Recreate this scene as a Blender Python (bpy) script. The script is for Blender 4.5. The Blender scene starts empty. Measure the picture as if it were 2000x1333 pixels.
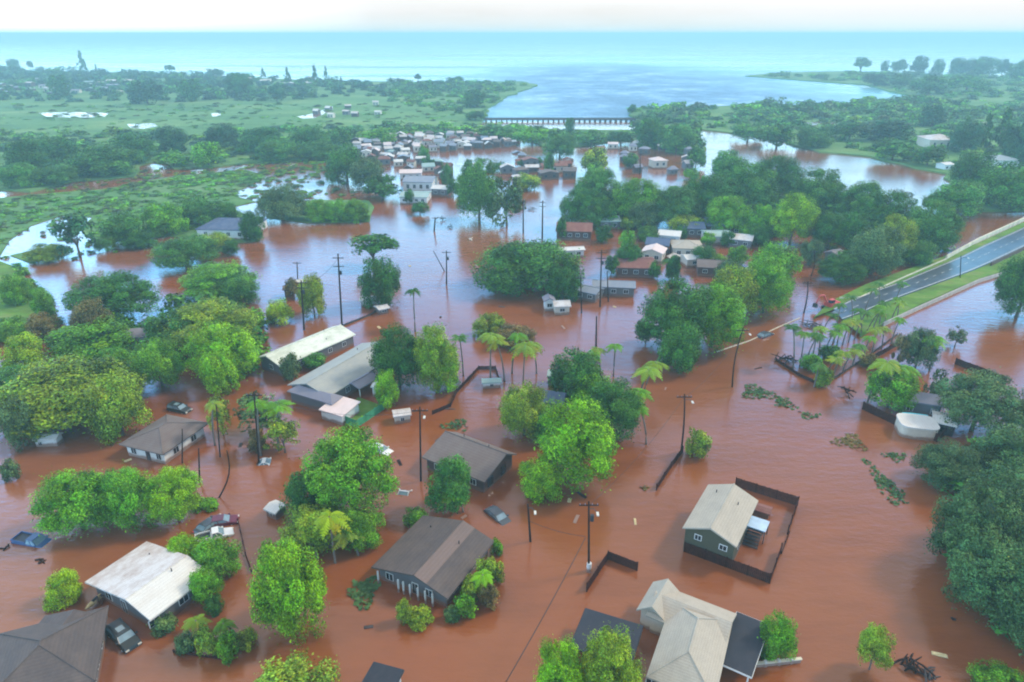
import bpy, math, random
import numpy as np
from mathutils import Vector, Matrix
R = math.radians
scn = bpy.context.scene
COL = scn.collection

# ------------------------------------------------------------------ camera
F_PX = 1333.0; CAM_H = 65.0; PITCH = math.atan((666.5-66)/F_PX)
cd = bpy.data.cameras.new('camera'); cam = bpy.data.objects.new('camera', cd); COL.objects.link(cam)
cd.sensor_width = 36; cd.lens = 36*F_PX/2000; cd.clip_start = 1; cd.clip_end = 200000
cam.location = (0, 0, CAM_H); cam.rotation_euler = (R(90)-PITCH, 0, 0)
scn.camera = cam
# ------------------------------------------------------------------ light
SUN_EL, SUN_AZ = R(42), R(72)          # azimuth measured from +Y towards +X
w = bpy.data.worlds.new("World"); scn.world = w; w.use_nodes = True
nt = w.node_tree; nt.nodes.clear()
def wn(t, **k):
    n = nt.nodes.new(t)
    for a, b in k.items(): setattr(n, a, b)
    return n
sky = wn('ShaderNodeTexSky', sky_type='NISHITA', sun_disc=False); sky.sun_elevation = SUN_EL; sky.sun_rotation = SUN_AZ
b1 = wn('ShaderNodeBackground'); b1.inputs[1].default_value = 0.12
b2 = wn('ShaderNodeBackground'); b2.inputs[1].default_value = 1.0
geo = wn('ShaderNodeTexCoord'); sep = wn('ShaderNodeSeparateXYZ'); ramp = wn('ShaderNodeValToRGB')
mp = wn('ShaderNodeMapping'); mp.inputs['Scale'].default_value = (1.5, 1.5, 9)
noi = wn('ShaderNodeTexNoise'); noi.inputs['Scale'].default_value = 2.2; noi.inputs['Detail'].default_value = 5
mr = wn('ShaderNodeMapRange'); mr.inputs['From Min'].default_value = .35; mr.inputs['From Max'].default_value = .65
mr.inputs['To Min'].default_value = .78; mr.inputs['To Max'].default_value = .98
mix = wn('ShaderNodeMixShader'); out = wn('ShaderNodeOutputWorld')
L = nt.links.new
L(geo.outputs['Generated'], sep.inputs[0]); L(sep.outputs['Z'], ramp.inputs[0])
L(geo.outputs['Generated'], mp.inputs[0]); L(mp.outputs[0], noi.inputs['Vector']); L(noi.outputs['Fac'], mr.inputs['Value'])
L(sky.outputs[0], b1.inputs[0]); L(ramp.outputs[0], b2.inputs[0])
L(mr.outputs[0], mix.inputs[0]); L(b1.outputs[0], mix.inputs[1]); L(b2.outputs[0], mix.inputs[2]); L(mix.outputs[0], out.inputs[0])
cr = ramp.color_ramp                    # thin bright cloud deck: white near the horizon, lavender grey above
stops = [(0.0, (.82, 1.0, 1.0)), (.012, (.92, .99, 1.0)), (.026, (1.0, .99, .99)), (.04, (1.1, 1.1, 1.1)), (.06, (2.6, 2.9, 3.0)), (.16, (2.0, 3.7, 4.5)),
         (.25, (.75, 2.8, 4.8)), (.35, (.45, 1.75, 4.0)), (.45, (.80, 1.1, 1.9)), (.58, (.86, .84, .84)), (1.0, (1.0, .94, .85))]
while len(cr.elements) < len(stops): cr.elements.new(.5)
for e, (p, c) in zip(cr.elements, stops): e.position = p; e.color = (*c, 1)
mx_ = wn('ShaderNodeMapRange'); L(sep.outputs['X'], mx_.inputs[0]); mx_.inputs[1].default_value = -.62; mx_.inputs[2].default_value = -.18
mx_.inputs[3].default_value = 1.8; mx_.inputs[4].default_value = 1.0; L(mx_.outputs[0], b2.inputs[1])      # the cloud is brighter towards the west
sd = bpy.data.lights.new('sun', 'SUN'); so = bpy.data.objects.new('sun', sd); COL.objects.link(so)
sd.energy = 3.0; sd.angle = R(9); sd.color = (1, .90, .74)
sv = Vector((math.sin(SUN_AZ)*math.cos(SUN_EL), math.cos(SUN_AZ)*math.cos(SUN_EL), math.sin(SUN_EL)))
so.rotation_euler = sv.to_track_quat('Z', 'Y').to_euler(); so.location = (60, 40, 300)
scn.view_settings.view_transform = 'Standard'; scn.view_settings.look = 'None'
scn.view_settings.exposure = 0.0; scn.view_settings.gamma = 1
c = scn.cycles
c.use_denoising = True; c.max_bounces = 6; c.diffuse_bounces = 2; c.glossy_bounces = 2; c.transmission_bounces = 2
c.volume_bounces = 0; c.transparent_max_bounces = 4; c.caustics_reflective = False; c.caustics_refractive = False
c.pixel_filter_type = 'BLACKMAN_HARRIS'; c.filter_width = 2.0

# ------------------------------------------------------------------ helpers
CP, SP = math.cos(PITCH), math.sin(PITCH)
def ray(x, y):
    dx = (x-1000)/F_PX; dy = -(y-666.5)/F_PX
    return Vector((dx, CP+dy*SP, -SP+dy*CP))
def P(x, y, z=0.0):                     # where a line of sight meets the level z
    d = ray(x, y); t = (z-CAM_H)/d.z
    return Vector((d.x*t, d.y*t, z))
def atY(x, y, Y):                       # where it meets the vertical plane at distance Y
    d = ray(x, y); t = Y/d.y
    return Vector((d.x*t, Y, CAM_H+d.z*t))
def proj(p):
    d = CP*p[1]-SP*(p[2]-CAM_H); u = SP*p[1]+CP*(p[2]-CAM_H)
    return 1000+F_PX*p[0]/d, 666.5-F_PX*u/d
def mpp(p): return (CP*p[1]-SP*(p[2]-CAM_H))/F_PX    # metres per photo pixel at a point

class MB:
    def __init__(s): s.v = []; s.f = []
    def add(s, vs, fs):
        n = len(s.v); s.v += [tuple(v) for v in vs]; s.f += [tuple(i+n for i in f) for f in fs]; return s
    def box(s, x0, x1, y0, y1, z0, z1, M=None):
        vs = [Vector(p) for p in ((x0,y0,z0),(x1,y0,z0),(x1,y1,z0),(x0,y1,z0),(x0,y0,z1),(x1,y0,z1),(x1,y1,z1),(x0,y1,z1))]
        if M is not None: vs = [M @ v for v in vs]
        return s.add(vs, [(0,3,2,1),(4,5,6,7),(0,1,5,4),(1,2,6,5),(2,3,7,6),(3,0,4,7)])
    def prism(s, pts, z0, z1):          # vertical prism over a ground outline
        n = len(pts)
        vs = [(p[0],p[1],z0) for p in pts]+[(p[0],p[1],z1) for p in pts]
        return s.add(vs, [tuple(range(n-1,-1,-1)), tuple(range(n,2*n))]+[(i,(i+1)%n,(i+1)%n+n,i+n) for i in range(n)])
    def extr(s, prof, y0, y1, k=1.0, M=None):  # profile in xz pushed along y; far faces may taper
        n = len(prof); cx = sum(p[0] for p in prof)/n
        vs = [Vector((p[0],y0,p[1])) for p in prof]+[Vector((p[0],y1,p[1])) for p in prof]
        if M is not None: vs = [M @ v for v in vs]
        return s.add(vs, [tuple(range(n)), tuple(range(2*n-1,n-1,-1))]+[(i,i+n,(i+1)%n+n,(i+1)%n) for i in range(n)])
    def tube(s, path, rads, n=8, cap=True):
        rings = []; path = [Vector(p) for p in path]
        base = len(s.v)
        for i, p in enumerate(path):
            d = (path[min(i+1,len(path)-1)]-path[max(i-1,0)]).normalized()
            a = d.orthogonal().normalized() if abs(d.z) < .99 else Vector((1,0,0))
            if abs(d.z) < .99:
                a = Vector((0,0,1)).cross(d).normalized()
            b = d.cross(a)
            r = rads[i] if hasattr(rads,'__len__') else rads
            for k in range(n):
                t = 2*math.pi*k/n; s.v.append(tuple(p+(a*math.cos(t)+b*math.sin(t))*r))
        for i in range(len(path)-1):
            for k in range(n):
                s.f.append((base+i*n+k, base+i*n+(k+1)%n, base+(i+1)*n+(k+1)%n, base+(i+1)*n+k))
        if cap:
            s.f.append(tuple(base+k for k in range(n-1,-1,-1))); e = base+(len(path)-1)*n; s.f.append(tuple(e+k for k in range(n)))
        return s
    def mesh(s, name, mat=None, smooth=False):
        me = bpy.data.meshes.new(name); me.from_pydata(s.v, [], s.f)
        if mat: me.materials.append(mat)
        if smooth: me.polygons.foreach_set('use_smooth', [True]*len(me.polygons))
        me.update(); return me
    def build(s, name, mat, parent=None, smooth=False, bevel=0):
        o = bpy.data.objects.new(name, s.mesh(name, mat, smooth)); COL.objects.link(o)
        if parent: o.parent = parent
        if bevel:
            m = o.modifiers.new('bevel','BEVEL'); m.width = bevel; m.segments = 2
        return o
def link(name, me, parent=None, loc=(0,0,0), scale=(1,1,1), rz=0.0, color=None):
    o = bpy.data.objects.new(name, me); COL.objects.link(o); o.location = loc; o.scale = scale; o.rotation_euler = (0,0,rz)
    if parent: o.parent = parent
    if color: o.color = (*color, 1)
    return o
TODO = []                               # things whose label is completed with what they stand beside
def tag(o, label, cat, group=None, auto=None):
    o['label'] = label; o['category'] = cat
    if group: o['group'] = group
    if auto: TODO.append((o, label, auto))
    return o
def empty(name, loc, rz=0): 
    o = bpy.data.objects.new(name, None); COL.objects.link(o); o.location = loc; o.rotation_euler = (0,0,rz); o.empty_display_size = .5; return o
def struct(o): o['kind'] = 'structure'; return o
def stuff(o, label, cat): o['kind'] = 'stuff'; o['label'] = label; o['category'] = cat; return o

# ------------------------------------------------------------------ materials
def newmat(name):
    m = bpy.data.materials.new(name); m.use_nodes = True; n = m.node_tree.nodes; n.clear()
    o = n.new('ShaderNodeOutputMaterial'); b = n.new('ShaderNodeBsdfPrincipled'); m.node_tree.links.new(b.outputs[0], o.inputs[0])
    return m, n, m.node_tree.links.new, b, o
def noise(n, l, scale, detail=4, coord='Object', sc=(1,1,1), rough=.55, vec=None):
    tc = n.new('ShaderNodeTexCoord'); mpn = n.new('ShaderNodeMapping'); mpn.inputs['Scale'].default_value = sc
    l(tc.outputs[coord], mpn.inputs[0]); t = n.new('ShaderNodeTexNoise'); t.inputs['Scale'].default_value = scale; t.inputs['Detail'].default_value = detail
    t.inputs['Roughness'].default_value = rough; l(mpn.outputs[0], t.inputs['Vector']); return t.outputs['Fac']
def rampn(n, l, fac, stops):
    r = n.new('ShaderNodeValToRGB'); e = r.color_ramp.elements
    while len(e) < len(stops): e.new(.5)
    for x, (p, cc) in zip(e, stops): x.position = p; x.color = (*cc, 1)
    l(fac, r.inputs[0]); return r.outputs[0]
def mixc(n, l, fac, a, b, mode='MIX'):
    m = n.new('ShaderNodeMix'); m.data_type = 'RGBA'; m.blend_type = mode
    for s, v in ((0, fac), (6, a), (7, b)):
        if hasattr(v, 'links'): l(v, m.inputs[s])
        else: m.inputs[s].default_value = v if s == 0 else (*v, 1)
    return m.outputs[2]
def bump(n, l, h, b, strength=.3, dist=.05):
    bn = n.new('ShaderNodeBump'); bn.inputs['Strength'].default_value = strength; bn.inputs['Distance'].default_value = dist
    l(h, bn.inputs['Height']); l(bn.outputs[0], b.inputs['Normal'])
def m_plain(name, col, rough=.6, var=.25, scale=1.5, metal=0, spec=.4):
    m, n, l, b, o = newmat(name)
    f = noise(n, l, scale, 5)
    c1 = tuple(x*(1-var) for x in col); c2 = tuple(min(1, x*(1+var)) for x in col)
    l(rampn(n, l, f, [(.3, c1), (.7, c2)]), b.inputs['Base Color'])
    b.inputs['Roughness'].default_value = rough; b.inputs['Metallic'].default_value = metal; b.inputs['Specular IOR Level'].default_value = spec
    return m
def m_roof(name, col, stain, kind='shingle', amt=.45, rough=.85):
    m, n, l, b, o = newmat(name)
    f1 = noise(n, l, .45, 7, rough=.75, sc=(1,.6,1)); f2 = noise(n, l, 9, 2, sc=(1,1,1))
    base = mixc(n, l, f2, tuple(x*.78 for x in col), tuple(min(1,x*1.2) for x in col))
    r = n.new('ShaderNodeMapRange'); l(f1, r.inputs[0]); r.inputs[1].default_value = .42; r.inputs[2].default_value = .66; r.inputs[4].default_value = amt
    colr = mixc(n, l, r.outputs[0], base, stain)
    tc = n.new('ShaderNodeTexCoord'); wv = n.new('ShaderNodeTexWave'); l(tc.outputs['Object'], wv.inputs[0])
    wv.bands_direction = 'X' if kind == 'metal' else 'Z'; wv.inputs['Scale'].default_value = .8 if kind == 'metal' else 2.2
    wv.inputs['Distortion'].default_value = .3 if kind == 'metal' else .8
    dk = mixc(n, l, .08 if kind == 'metal' else .09, colr, wv.outputs[0], 'MULTIPLY')
    l(dk, b.inputs['Base Color']); b.inputs['Roughness'].default_value = rough; b.inputs['Specular IOR Level'].default_value = .3
    bump(n, l, wv.outputs[0], b, .3, .03)
    return m
def m_wall(name, col, rough=.8):
    m, n, l, b, o = newmat(name)
    f = noise(n, l, 1.1, 5, rough=.7); c1 = mixc(n, l, f, tuple(x*.72 for x in col), tuple(min(1,x*1.12) for x in col))
    g_ = n.new('ShaderNodeNewGeometry'); sp = n.new('ShaderNodeSeparateXYZ'); l(g_.outputs['Position'], sp.inputs[0])
    a1 = n.new('ShaderNodeMath'); a1.operation = 'MULTIPLY_ADD'; l(noise(n, l, .8, 4), a1.inputs[0]); a1.inputs[1].default_value = -.9; l(sp.outputs['Z'], a1.inputs[2])
    mk = n.new('ShaderNodeMapRange'); l(a1.outputs[0], mk.inputs[0]); mk.inputs[1].default_value = .35; mk.inputs[2].default_value = -.05; mk.inputs[4].default_value = .85
    l(mixc(n, l, mk.outputs[0], c1, (.20,.085,.045)), b.inputs['Base Color']); b.inputs['Roughness'].default_value = rough
    return m
M = {}
def mk_leaf():
    m, n, l, b, o = newmat('foliage')
    oi = n.new('ShaderNodeObjectInfo'); at = n.new('ShaderNodeAttribute'); at.attribute_name = 'tint'
    cc = mixc(n, l, 1.0, oi.outputs['Color'], at.outputs['Color'], 'MULTIPLY')
    l(cc, b.inputs['Base Color']); b.inputs['Roughness'].default_value = .6; b.inputs['Specular IOR Level'].default_value = .12
    t = n.new('ShaderNodeBsdfTranslucent'); l(cc, t.inputs[0])
    mx = n.new('ShaderNodeMixShader'); mx.inputs[0].default_value = .13; l(b.outputs[0], mx.inputs[1]); l(t.outputs[0], mx.inputs[2]); l(mx.outputs[0], o.inputs[0])
    return m
M['leaf'] = mk_leaf()
M['bark'] = m_plain('bark', (.13,.10,.075), .9, .35, 3)
M['palmbark'] = m_plain('palm_bark', (.17,.14,.11), .9, .3, 4)
M['pole'] = m_plain('pole_wood', (.030,.016,.012), .95, .35, 2, spec=.1)
M['fence'] = m_plain('fence_wood', (.048,.013,.007), .95, .5, 2, spec=.1)
M['greyfence'] = m_plain('grey_fence_wood', (.06,.045,.04), .9, .4, 2)
M['white'] = m_wall('white_paint', (.68,.67,.62))
M['cream'] = m_wall('cream_paint', (.60,.52,.40))
M['greywall'] = m_wall('grey_paint', (.13,.125,.125))  # darkened so that shade under the eaves is in the paint
M['brownwall'] = m_wall('brown_paint', (.09,.05,.038))
M['greenwall'] = m_wall('dark_green_paint', (.070,.062,.030))
M['glass'] = m_plain('window_glass', (.02,.025,.03), .15, .1, 1, spec=.6)
M['tarp'] = m_plain('green_tarp', (.045,.27,.12), .7, .25, 1)
M['dark'] = m_plain('dark_metal', (.03,.032,.036), .5, .3, 2)
M['red'] = m_plain('red_paint', (.55,.07,.05), .5, .2, 1)
M['concrete'] = m_plain('concrete', (.42,.39,.34), .9, .2, .6)
M['palewall'] = m_plain('pale_kerb', (.62,.55,.40), .9, .2, .4)
M['wire'] = m_plain('cable', (.02,.018,.018), .7, .1, 1)
M['rubber'] = m_plain('rubber', (.02,.02,.02), .8, .1, 1)
M['straw'] = m_plain('dry_palm', (.50,.40,.20), .9, .3, 3)
M['bluecar'] = m_plain('blue_car_paint', (.015,.075,.20), .3, .15, 1, spec=.6)
M['blackcar'] = m_plain('black_car_paint', (.014,.020,.022), .3, .2, 1, spec=.6)
M['greycar'] = m_plain('grey_car_paint', (.06,.07,.085), .3, .2, 1, spec=.6)
M['whitecar'] = m_plain('white_car_paint', (.70,.70,.68), .35, .1, 1, spec=.6)
M['maroon'] = m_plain('maroon_car_paint', (.12,.012,.03), .35, .2, 1, spec=.6)
M['carglass'] = m_plain('car_glass', (.18,.26,.30), .12, .2, 1, spec=.8)
M['lamp'] = m_plain('lamp_glass', (.6,.55,.45), .3, .1, 1)
M['turq'] = m_plain('turquoise_rim', (.06,.50,.55), .5, .2, 1)
M['solar'] = m_plain('pale_blue_sheet', (.45,.58,.70), .4, .2, 1)
M['rstan'] = m_roof('tan_shingles', (.42,.36,.28), (.28,.25,.20), amt=.5)
M['rslate'] = m_roof('slate_shingles', (.090,.070,.064), (.15,.11,.09), amt=.6)
M['rbrown'] = m_roof('brown_shingles', (.155,.118,.105), (.20,.17,.15), amt=.6)
M['rbrownstrip'] = m_roof('weathered_brown_strip', (.18,.125,.105), (.13,.10,.09), amt=.5)
M['rblack'] = m_roof('black_felt', (.030,.032,.042), (.06,.055,.06), amt=.5)
M['rwhite'] = m_roof('white_metal_sheet', (.64,.61,.55), (.50,.42,.34), 'metal', .5, .55)
M['rpale'] = m_roof('weathered_pale_metal', (.60,.56,.52), (.36,.26,.20), 'metal', .85, .7)
M['rlichen'] = m_roof('white_roof_with_lichen', (.70,.70,.58), (.30,.34,.22), 'metal', .65, .8)
M['rgrey'] = m_roof('grey_shingles', (.30,.31,.29), (.42,.40,.32), amt=.6)
M['rviolet'] = m_roof('violet_grey_shingles', (.22,.21,.25), (.30,.27,.27), amt=.4)
M['rpink'] = m_roof('pinkish_white_sheet', (.70,.55,.50), (.5,.42,.36), 'metal', .5, .7)
M['rblue'] = m_roof('blue_grey_roof', (.07,.10,.17), (.16,.18,.22), amt=.5)
M['rsteel'] = m_roof('steel_grey_roof', (.22,.25,.30), (.34,.34,.34), 'metal', .5, .6)
M['rred'] = m_roof('rust_red_roof', (.20,.075,.06), (.30,.17,.12), amt=.5)
M['rteal'] = m_roof('pale_teal_roof', (.30,.42,.38), (.45,.48,.42), 'metal', .5, .6)
# water heavy with red soil
def mk_flood():
    m, n, l, b, o = newmat('muddy_flood_water')
    f = noise(n, l, .011, 6, sc=(1,.7,1), rough=.62); f2 = noise(n, l, .13, 7, sc=(.25,1,1), rough=.72)
    c1 = rampn(n, l, f, [(.34, (.235,.060,.012)), (.5, (.225,.068,.020)), (.66, (.225,.084,.040))])  # pinkish stop puts the sky sheen of ruffled patches into the mud colour
    c2 = rampn(n, l, f2, [(.3, (.80,.78,.76)), (.5, (1,1,1)), (.72, (1.12,1.16,1.2))])
    l(mixc(n, l, 1.0, c1, c2, 'MULTIPLY'), b.inputs['Base Color'])
    l(rampn(n, l, noise(n, l, .02, 5, sc=(.5,1.2,1), rough=.7), [(.4, (.06,.06,.06)), (.65, (.2,.2,.2))]), b.inputs['Roughness'])
    b.inputs['IOR'].default_value = 1.65
    h1 = noise(n, l, .55, 4, sc=(.7,1.5,1), rough=.6); h2 = noise(n, l, 2.2, 2, sc=(.8,1.4,1))
    a1 = n.new('ShaderNodeMath'); a1.operation = 'MULTIPLY_ADD'; l(h2, a1.inputs[0]); a1.inputs[1].default_value = .25; l(h1, a1.inputs[2])
    bump(n, l, a1.outputs[0], b, .6, .13)
    return m
M['flood'] = mk_flood()
def mk_sea():
    m, n, l, b, o = newmat('sea_water')
    tc = n.new('ShaderNodeTexCoord'); mpn = n.new('ShaderNodeMapping'); l(tc.outputs['Object'], mpn.inputs[0])
    mpn.inputs['Location'].default_value = (-.62,-1.35,0); mpn.inputs['Scale'].default_value = (1/260,1/780,0)     # wind ruffled, silty river mouth
    ln = n.new('ShaderNodeVectorMath'); ln.operation = 'LENGTH'; l(mpn.outputs[0], ln.inputs[0])
    ad = n.new('ShaderNodeMath'); ad.operation = 'MULTIPLY_ADD'; l(noise(n, l, .006, 6, sc=(1,.5,1), rough=.7), ad.inputs[0]); ad.inputs[1].default_value = 1.1; l(ln.outputs['Value'], ad.inputs[2])
    mk = n.new('ShaderNodeMapRange'); l(ad.outputs[0], mk.inputs[0]); mk.inputs[1].default_value = 1.85; mk.inputs[2].default_value = .95; mk.interpolation_type = 'SMOOTHSTEP'
    f = noise(n, l, .0016, 5, sc=(.5,2.2,1)); sea = rampn(n, l, f, [(.35, (.03,.16,.21)), (.6, (.20,.44,.46))])
    bay = rampn(n, l, noise(n, l, .022, 6, sc=(.6,.45,1), rough=.75), [(.42, (.012,.035,.11)), (.54, (.09,.17,.30)), (.66, (.40,.48,.56))])
    l(mixc(n, l, mk.outputs[0], sea, bay), b.inputs['Base Color'])
    rs = rampn(n, l, noise(n, l, .004, 6, sc=(.35,2.5,1), rough=.7), [(.4, (.12,.12,.12)), (.62, (.38,.38,.38))])
    l(mixc(n, l, mk.outputs[0], rs, (.36,.36,.36)), b.inputs['Roughness'])
    b.inputs['IOR'].default_value = 1.33
    bn = n.new('ShaderNodeBump'); bn.inputs['Distance'].default_value = 3.0; l(mk.outputs[0], bn.inputs['Strength']); l(noise(n, l, .07, 5, sc=(.7,1,1), rough=.7), bn.inputs['Height']); l(bn.outputs[0], b.inputs['Normal'])
    return m
M['sea'] = mk_sea()
def mk_ground(name, cols, s1=.02, s2=.25):
    m, n, l, b, o = newmat(name)
    f = noise(n, l, s1, 6, sc=(.6,1.2,1), rough=.65); f2 = noise(n, l, s2, 4)
    c1 = rampn(n, l, f, [(.3, cols[0]), (.5, cols[1]), (.7, cols[2])]); cc = mixc(n, l, f2, (.65,.65,.65), (1.3,1.3,1.3))
    l(mixc(n, l, 1.0, c1, cc, 'MULTIPLY'), b.inputs['Base Color']); b.inputs['Roughness'].default_value = .95; b.inputs['Specular IOR Level'].default_value = .1
    return m
M['grass'] = mk_ground('far_grass', ((.06,.14,.04), (.11,.22,.06), (.19,.28,.09)))
M['marsh'] = mk_ground('marsh_ground', ((.06,.15,.04), (.10,.21,.06), (.16,.24,.09)), .03)
M['lawn'] = mk_ground('verge_lawn', ((.09,.13,.03), (.11,.23,.03), (.22,.24,.08)), .12, .5)
M['sand'] = mk_ground('silt', ((.30,.22,.15), (.38,.28,.19), (.45,.35,.25)), .06)
M['asphalt'] = m_plain('wet_asphalt', (.055,.07,.085), .32, .35, .25)
M['paint'] = m_plain('road_paint', (.50,.50,.46), .8, .35, 1)

# ------------------------------------------------------------------ setting: water and land
def sheet(name, pts, z, mat):
    o = MB().add([(p[0],p[1],z) for p in pts], [tuple(range(len(pts)))]).build(name, mat); return struct(o)
def px(pts, z=0): return [P(x, y, z) for x, y in pts]
yb = P(1000, 238).y
sheet('flood_water', [(-900,-80),(900,-80),(900,yb),(-900,yb)], 0, M['flood'])
sheet('sea_water', [(-60000,yb-40),(60000,yb-40),(60000,70000),(-60000,70000)], -.6, M['sea'])
def land(name, pts, top, mat, depth=2.0, jit=1.0):
    rnd = random.Random(len(pts)*7+int(pts[0][0])); w_ = [p.xy for p in px(pts)]; outl = []
    for i in range(len(w_)):
        a, b_ = w_[i], w_[(i+1)%len(w_)]; n = max(1, min(14, int((b_-a).length/12)))
        nrm = Vector((-(b_-a).y, (b_-a).x)).normalized()
        for k in range(n):
            q = a.lerp(b_, k/n)
            if k: q = q+nrm*rnd.uniform(-1,1)*jit*(b_-a).length/n*.25
            outl.append(q)
    return struct(MB().prism(outl, -depth, top).build(name, mat))
land('west_shore_land', [(-900,470),(-300,400),(0,372),(60,377),(140,357),(262,347),(272,326),(300,318),(340,332),(430,327),(600,312),(672,300),(690,286),(720,276),(1000,270),(1060,288),(1130,288),(1238,274),
     (1243,256),(1100,256),(1040,252),(930,246),(948,232),(952,212),(985,192),(1050,167),(1020,160),(850,161),(650,160),(480,152),(300,143),(0,140),(-500,142),(-1400,146),(-2500,200)], .8, M['grass'])
land('east_shore_land', [(1225,214),(1300,210),(1550,207),(1800,199),(1900,214),(2100,222),(3200,240),(3000,470),(2300,425),(2000,412),(1880,415),(1822,392),(1862,370),(1850,342),(1790,331),(1700,308),(1600,299),(1520,275),(1450,264),
     (1360,254),(1355,262),(1380,292),(1350,303),(1300,296),(1240,280),(1248,255),(1240,240)], .8, M['grass'])
land('headland', [(1455,149),(1600,160),(1690,166),(1760,184),(1850,204),(1900,211),(2100,216),(3200,232),(3600,165),(2000,152),(1800,145),(1650,140),(1520,143)], .8, M['grass'])
land('marsh_ground', [(-700,470),(-200,410),(0,388),(100,378),(200,371),(300,352),(420,338),(480,333),(520,345),(490,362),(460,385),(500,395),(440,408),(500,425),(515,450),(505,472),(440,478),(330,462),(200,474),(165,462),(182,425),(120,422),(60,442),(18,470),(0,500),(-300,560),(-900,600)], .25, M['marsh'])
land('hedge_bank', [(520,425),(600,393),(720,393),(725,420),(722,434),(600,436)], .3, M['marsh'])
land('west_lawn', [(-600,520),(-100,508),(0,512),(36,525),(70,570),(112,618),(106,652),(60,668),(0,664),(-500,700)], .3, M['lawn'])
land('low_bank', [(20,500),(110,480),(130,492),(60,515)], .2, M['marsh'])
land('yard_grass', [(655,817),(700,778),(748,795),(690,830)], .25, M['lawn'])
for nm, pts in (('pond', [(75,221),(130,219),(212,221),(205,229),(140,230),(90,228)]), ('pond', [(248,243),(300,241),(308,247),(280,252),(255,250)]), ('pond', [(580,228),(612,222),(650,208),(650,215),(615,231),(590,232)]),
                ('pond', [(412,222),(432,220),(430,227),(415,228)]), ('pond', [(1560,240),(1640,238),(1640,243),(1560,246)]), ('pond', [(700,166),(742,166),(742,170),(700,170)]), ('pond', [(790,168),(830,168),(830,171),(790,171)])):
    sheet(nm, px(pts, .83), .83, M['sand'] if nm == 'x' else M['flood'])

# ------------------------------------------------------------------ leaf clouds
LEAFDATA = {}
def leafcloud(key, seed, nc, per, ls, shape='round', cr=(.22,.36), fill=.12):
    """quads (4 verts each) in a unit crown, one tint per quad"""
    g = np.random.default_rng(seed)
    d = g.normal(size=(nc*4,3)); d /= np.linalg.norm(d,axis=1)[:,None]
    if shape == 'umbrella': d = d[d[:,2] > -.12][:nc]; 
    else: d = d[d[:,2] > -.62][:nc]
    nc = len(d); rad = g.uniform(.55,.80,nc); rad[:nc//4] = g.uniform(.1,.45,nc//4)
    lump = 1+.13*np.sin(d[:,0]*3.1+seed)*np.cos(d[:,1]*2.7+seed*2)
    c0 = d*(rad*lump)[:,None]
    if shape == 'umbrella': c0[:,2] = c0[:,2]*.85
    if shape == 'spire': 
        z = g.uniform(-1,1,nc); rr = (.5-.46*z)*g.uniform(.3,1,nc); a = g.uniform(0,6.28,nc); c0 = np.stack([rr*np.cos(a),rr*np.sin(a),z*.95],1)
    crr = g.uniform(cr[0],cr[1],nc); ctint = g.uniform(.5,1.55,nc); chue = g.uniform(-.12,.16,nc)
    n = nc*per; ci = np.repeat(np.arange(nc),per)
    e = g.normal(size=(n,3)); e /= np.linalg.norm(e,axis=1)[:,None]
    r = crr[ci]*(g.uniform(.35,1.0,n)**.5)*1.05
    sq = np.array([1,1,.75])
    pos = c0[ci]+e*r[:,None]*sq
    sp = g.random(n) < .05; pos[sp] *= g.uniform(1.05,1.22,(int(sp.sum()),1))
    nf = int(n*fill); pos[:nf] = g.normal(size=(nf,3))*.33*np.array([1,1,.8])
    if shape == 'umbrella': pos[:,2] = np.maximum(pos[:,2], -.15-.1*g.random(n))
    out = pos/np.maximum(np.linalg.norm(pos,axis=1)[:,None],.05)
    nr = e*.5+out*.5+g.normal(size=(n,3))*.45; nr[:,2] += .35; nr /= np.linalg.norm(nr,axis=1)[:,None]
    a = np.cross(nr, g.normal(size=(n,3))); a /= np.linalg.norm(a,axis=1)[:,None]; b = np.cross(nr,a)
    pos[:,:2] /= np.percentile(np.linalg.norm(pos[:,:2],axis=1),95); pos[:,2] /= np.percentile(pos[:,2],97.5) if shape != 'spire' else 1
    kp = (np.linalg.norm(pos[:,:2],axis=1) < 1.14) & (pos[:,2] < 1.16)
    pos, nr, a, b, ci = pos[kp], nr[kp], a[kp], b[kp], ci[kp]; n = len(pos)
    s = ls*g.uniform(.6,1.35,n)[:,None]; 
    q = np.stack([pos-a*s-b*s*.55, pos+a*s*.2-b*s*.7, pos+a*s*1.1+b*s*.3, pos-a*s*.3+b*s*.7],1)
    t = ctint[ci]*g.uniform(.4,1.65,n); hue = chue[ci]  # spread widened so leaf tints also carry light and dark in the crown
    hue = hue*.7+g.normal(size=n)*.06+(g.random(n) < .015)*.35
    tint = np.stack([t*(1+hue*1.6), t, t*(1-hue)],1)
    LEAFDATA[key] = (q, tint); return q, tint
def quads_to_mesh(name, q, tint, mat):
    n = len(q); me = bpy.data.meshes.new(name); me.vertices.add(n*4); me.vertices.foreach_set('co', q.reshape(-1).astype(np.float32))
    me.loops.add(n*4); me.loops.foreach_set('vertex_index', np.arange(n*4,dtype=np.int32))
    me.polygons.add(n); me.polygons.foreach_set('loop_start', np.arange(n,dtype=np.int32)*4)
    try: me.polygons.foreach_set('loop_total', np.full(n,4,dtype=np.int32))
    except Exception: pass
    me.update(calc_edges=True)
    at = me.attributes.new('tint','FLOAT_COLOR','FACE')
    at.data.foreach_set('color', np.concatenate([tint,np.ones((n,1))],1).astype(np.float32).reshape(-1))
    me.materials.append(mat); return me
CR = {}
def reg(key, *a, **k):
    q, t = leafcloud(key, *a, **k); CR[key] = quads_to_mesh('crown', q, t, M['leaf'])
for i in range(3): reg(('L',i), 11+i, 120, 330, .022, cr=(.13,.25))
for i in range(4): reg(('M',i), 31+i, 75, 220, .034, cr=(.17,.30))
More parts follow.
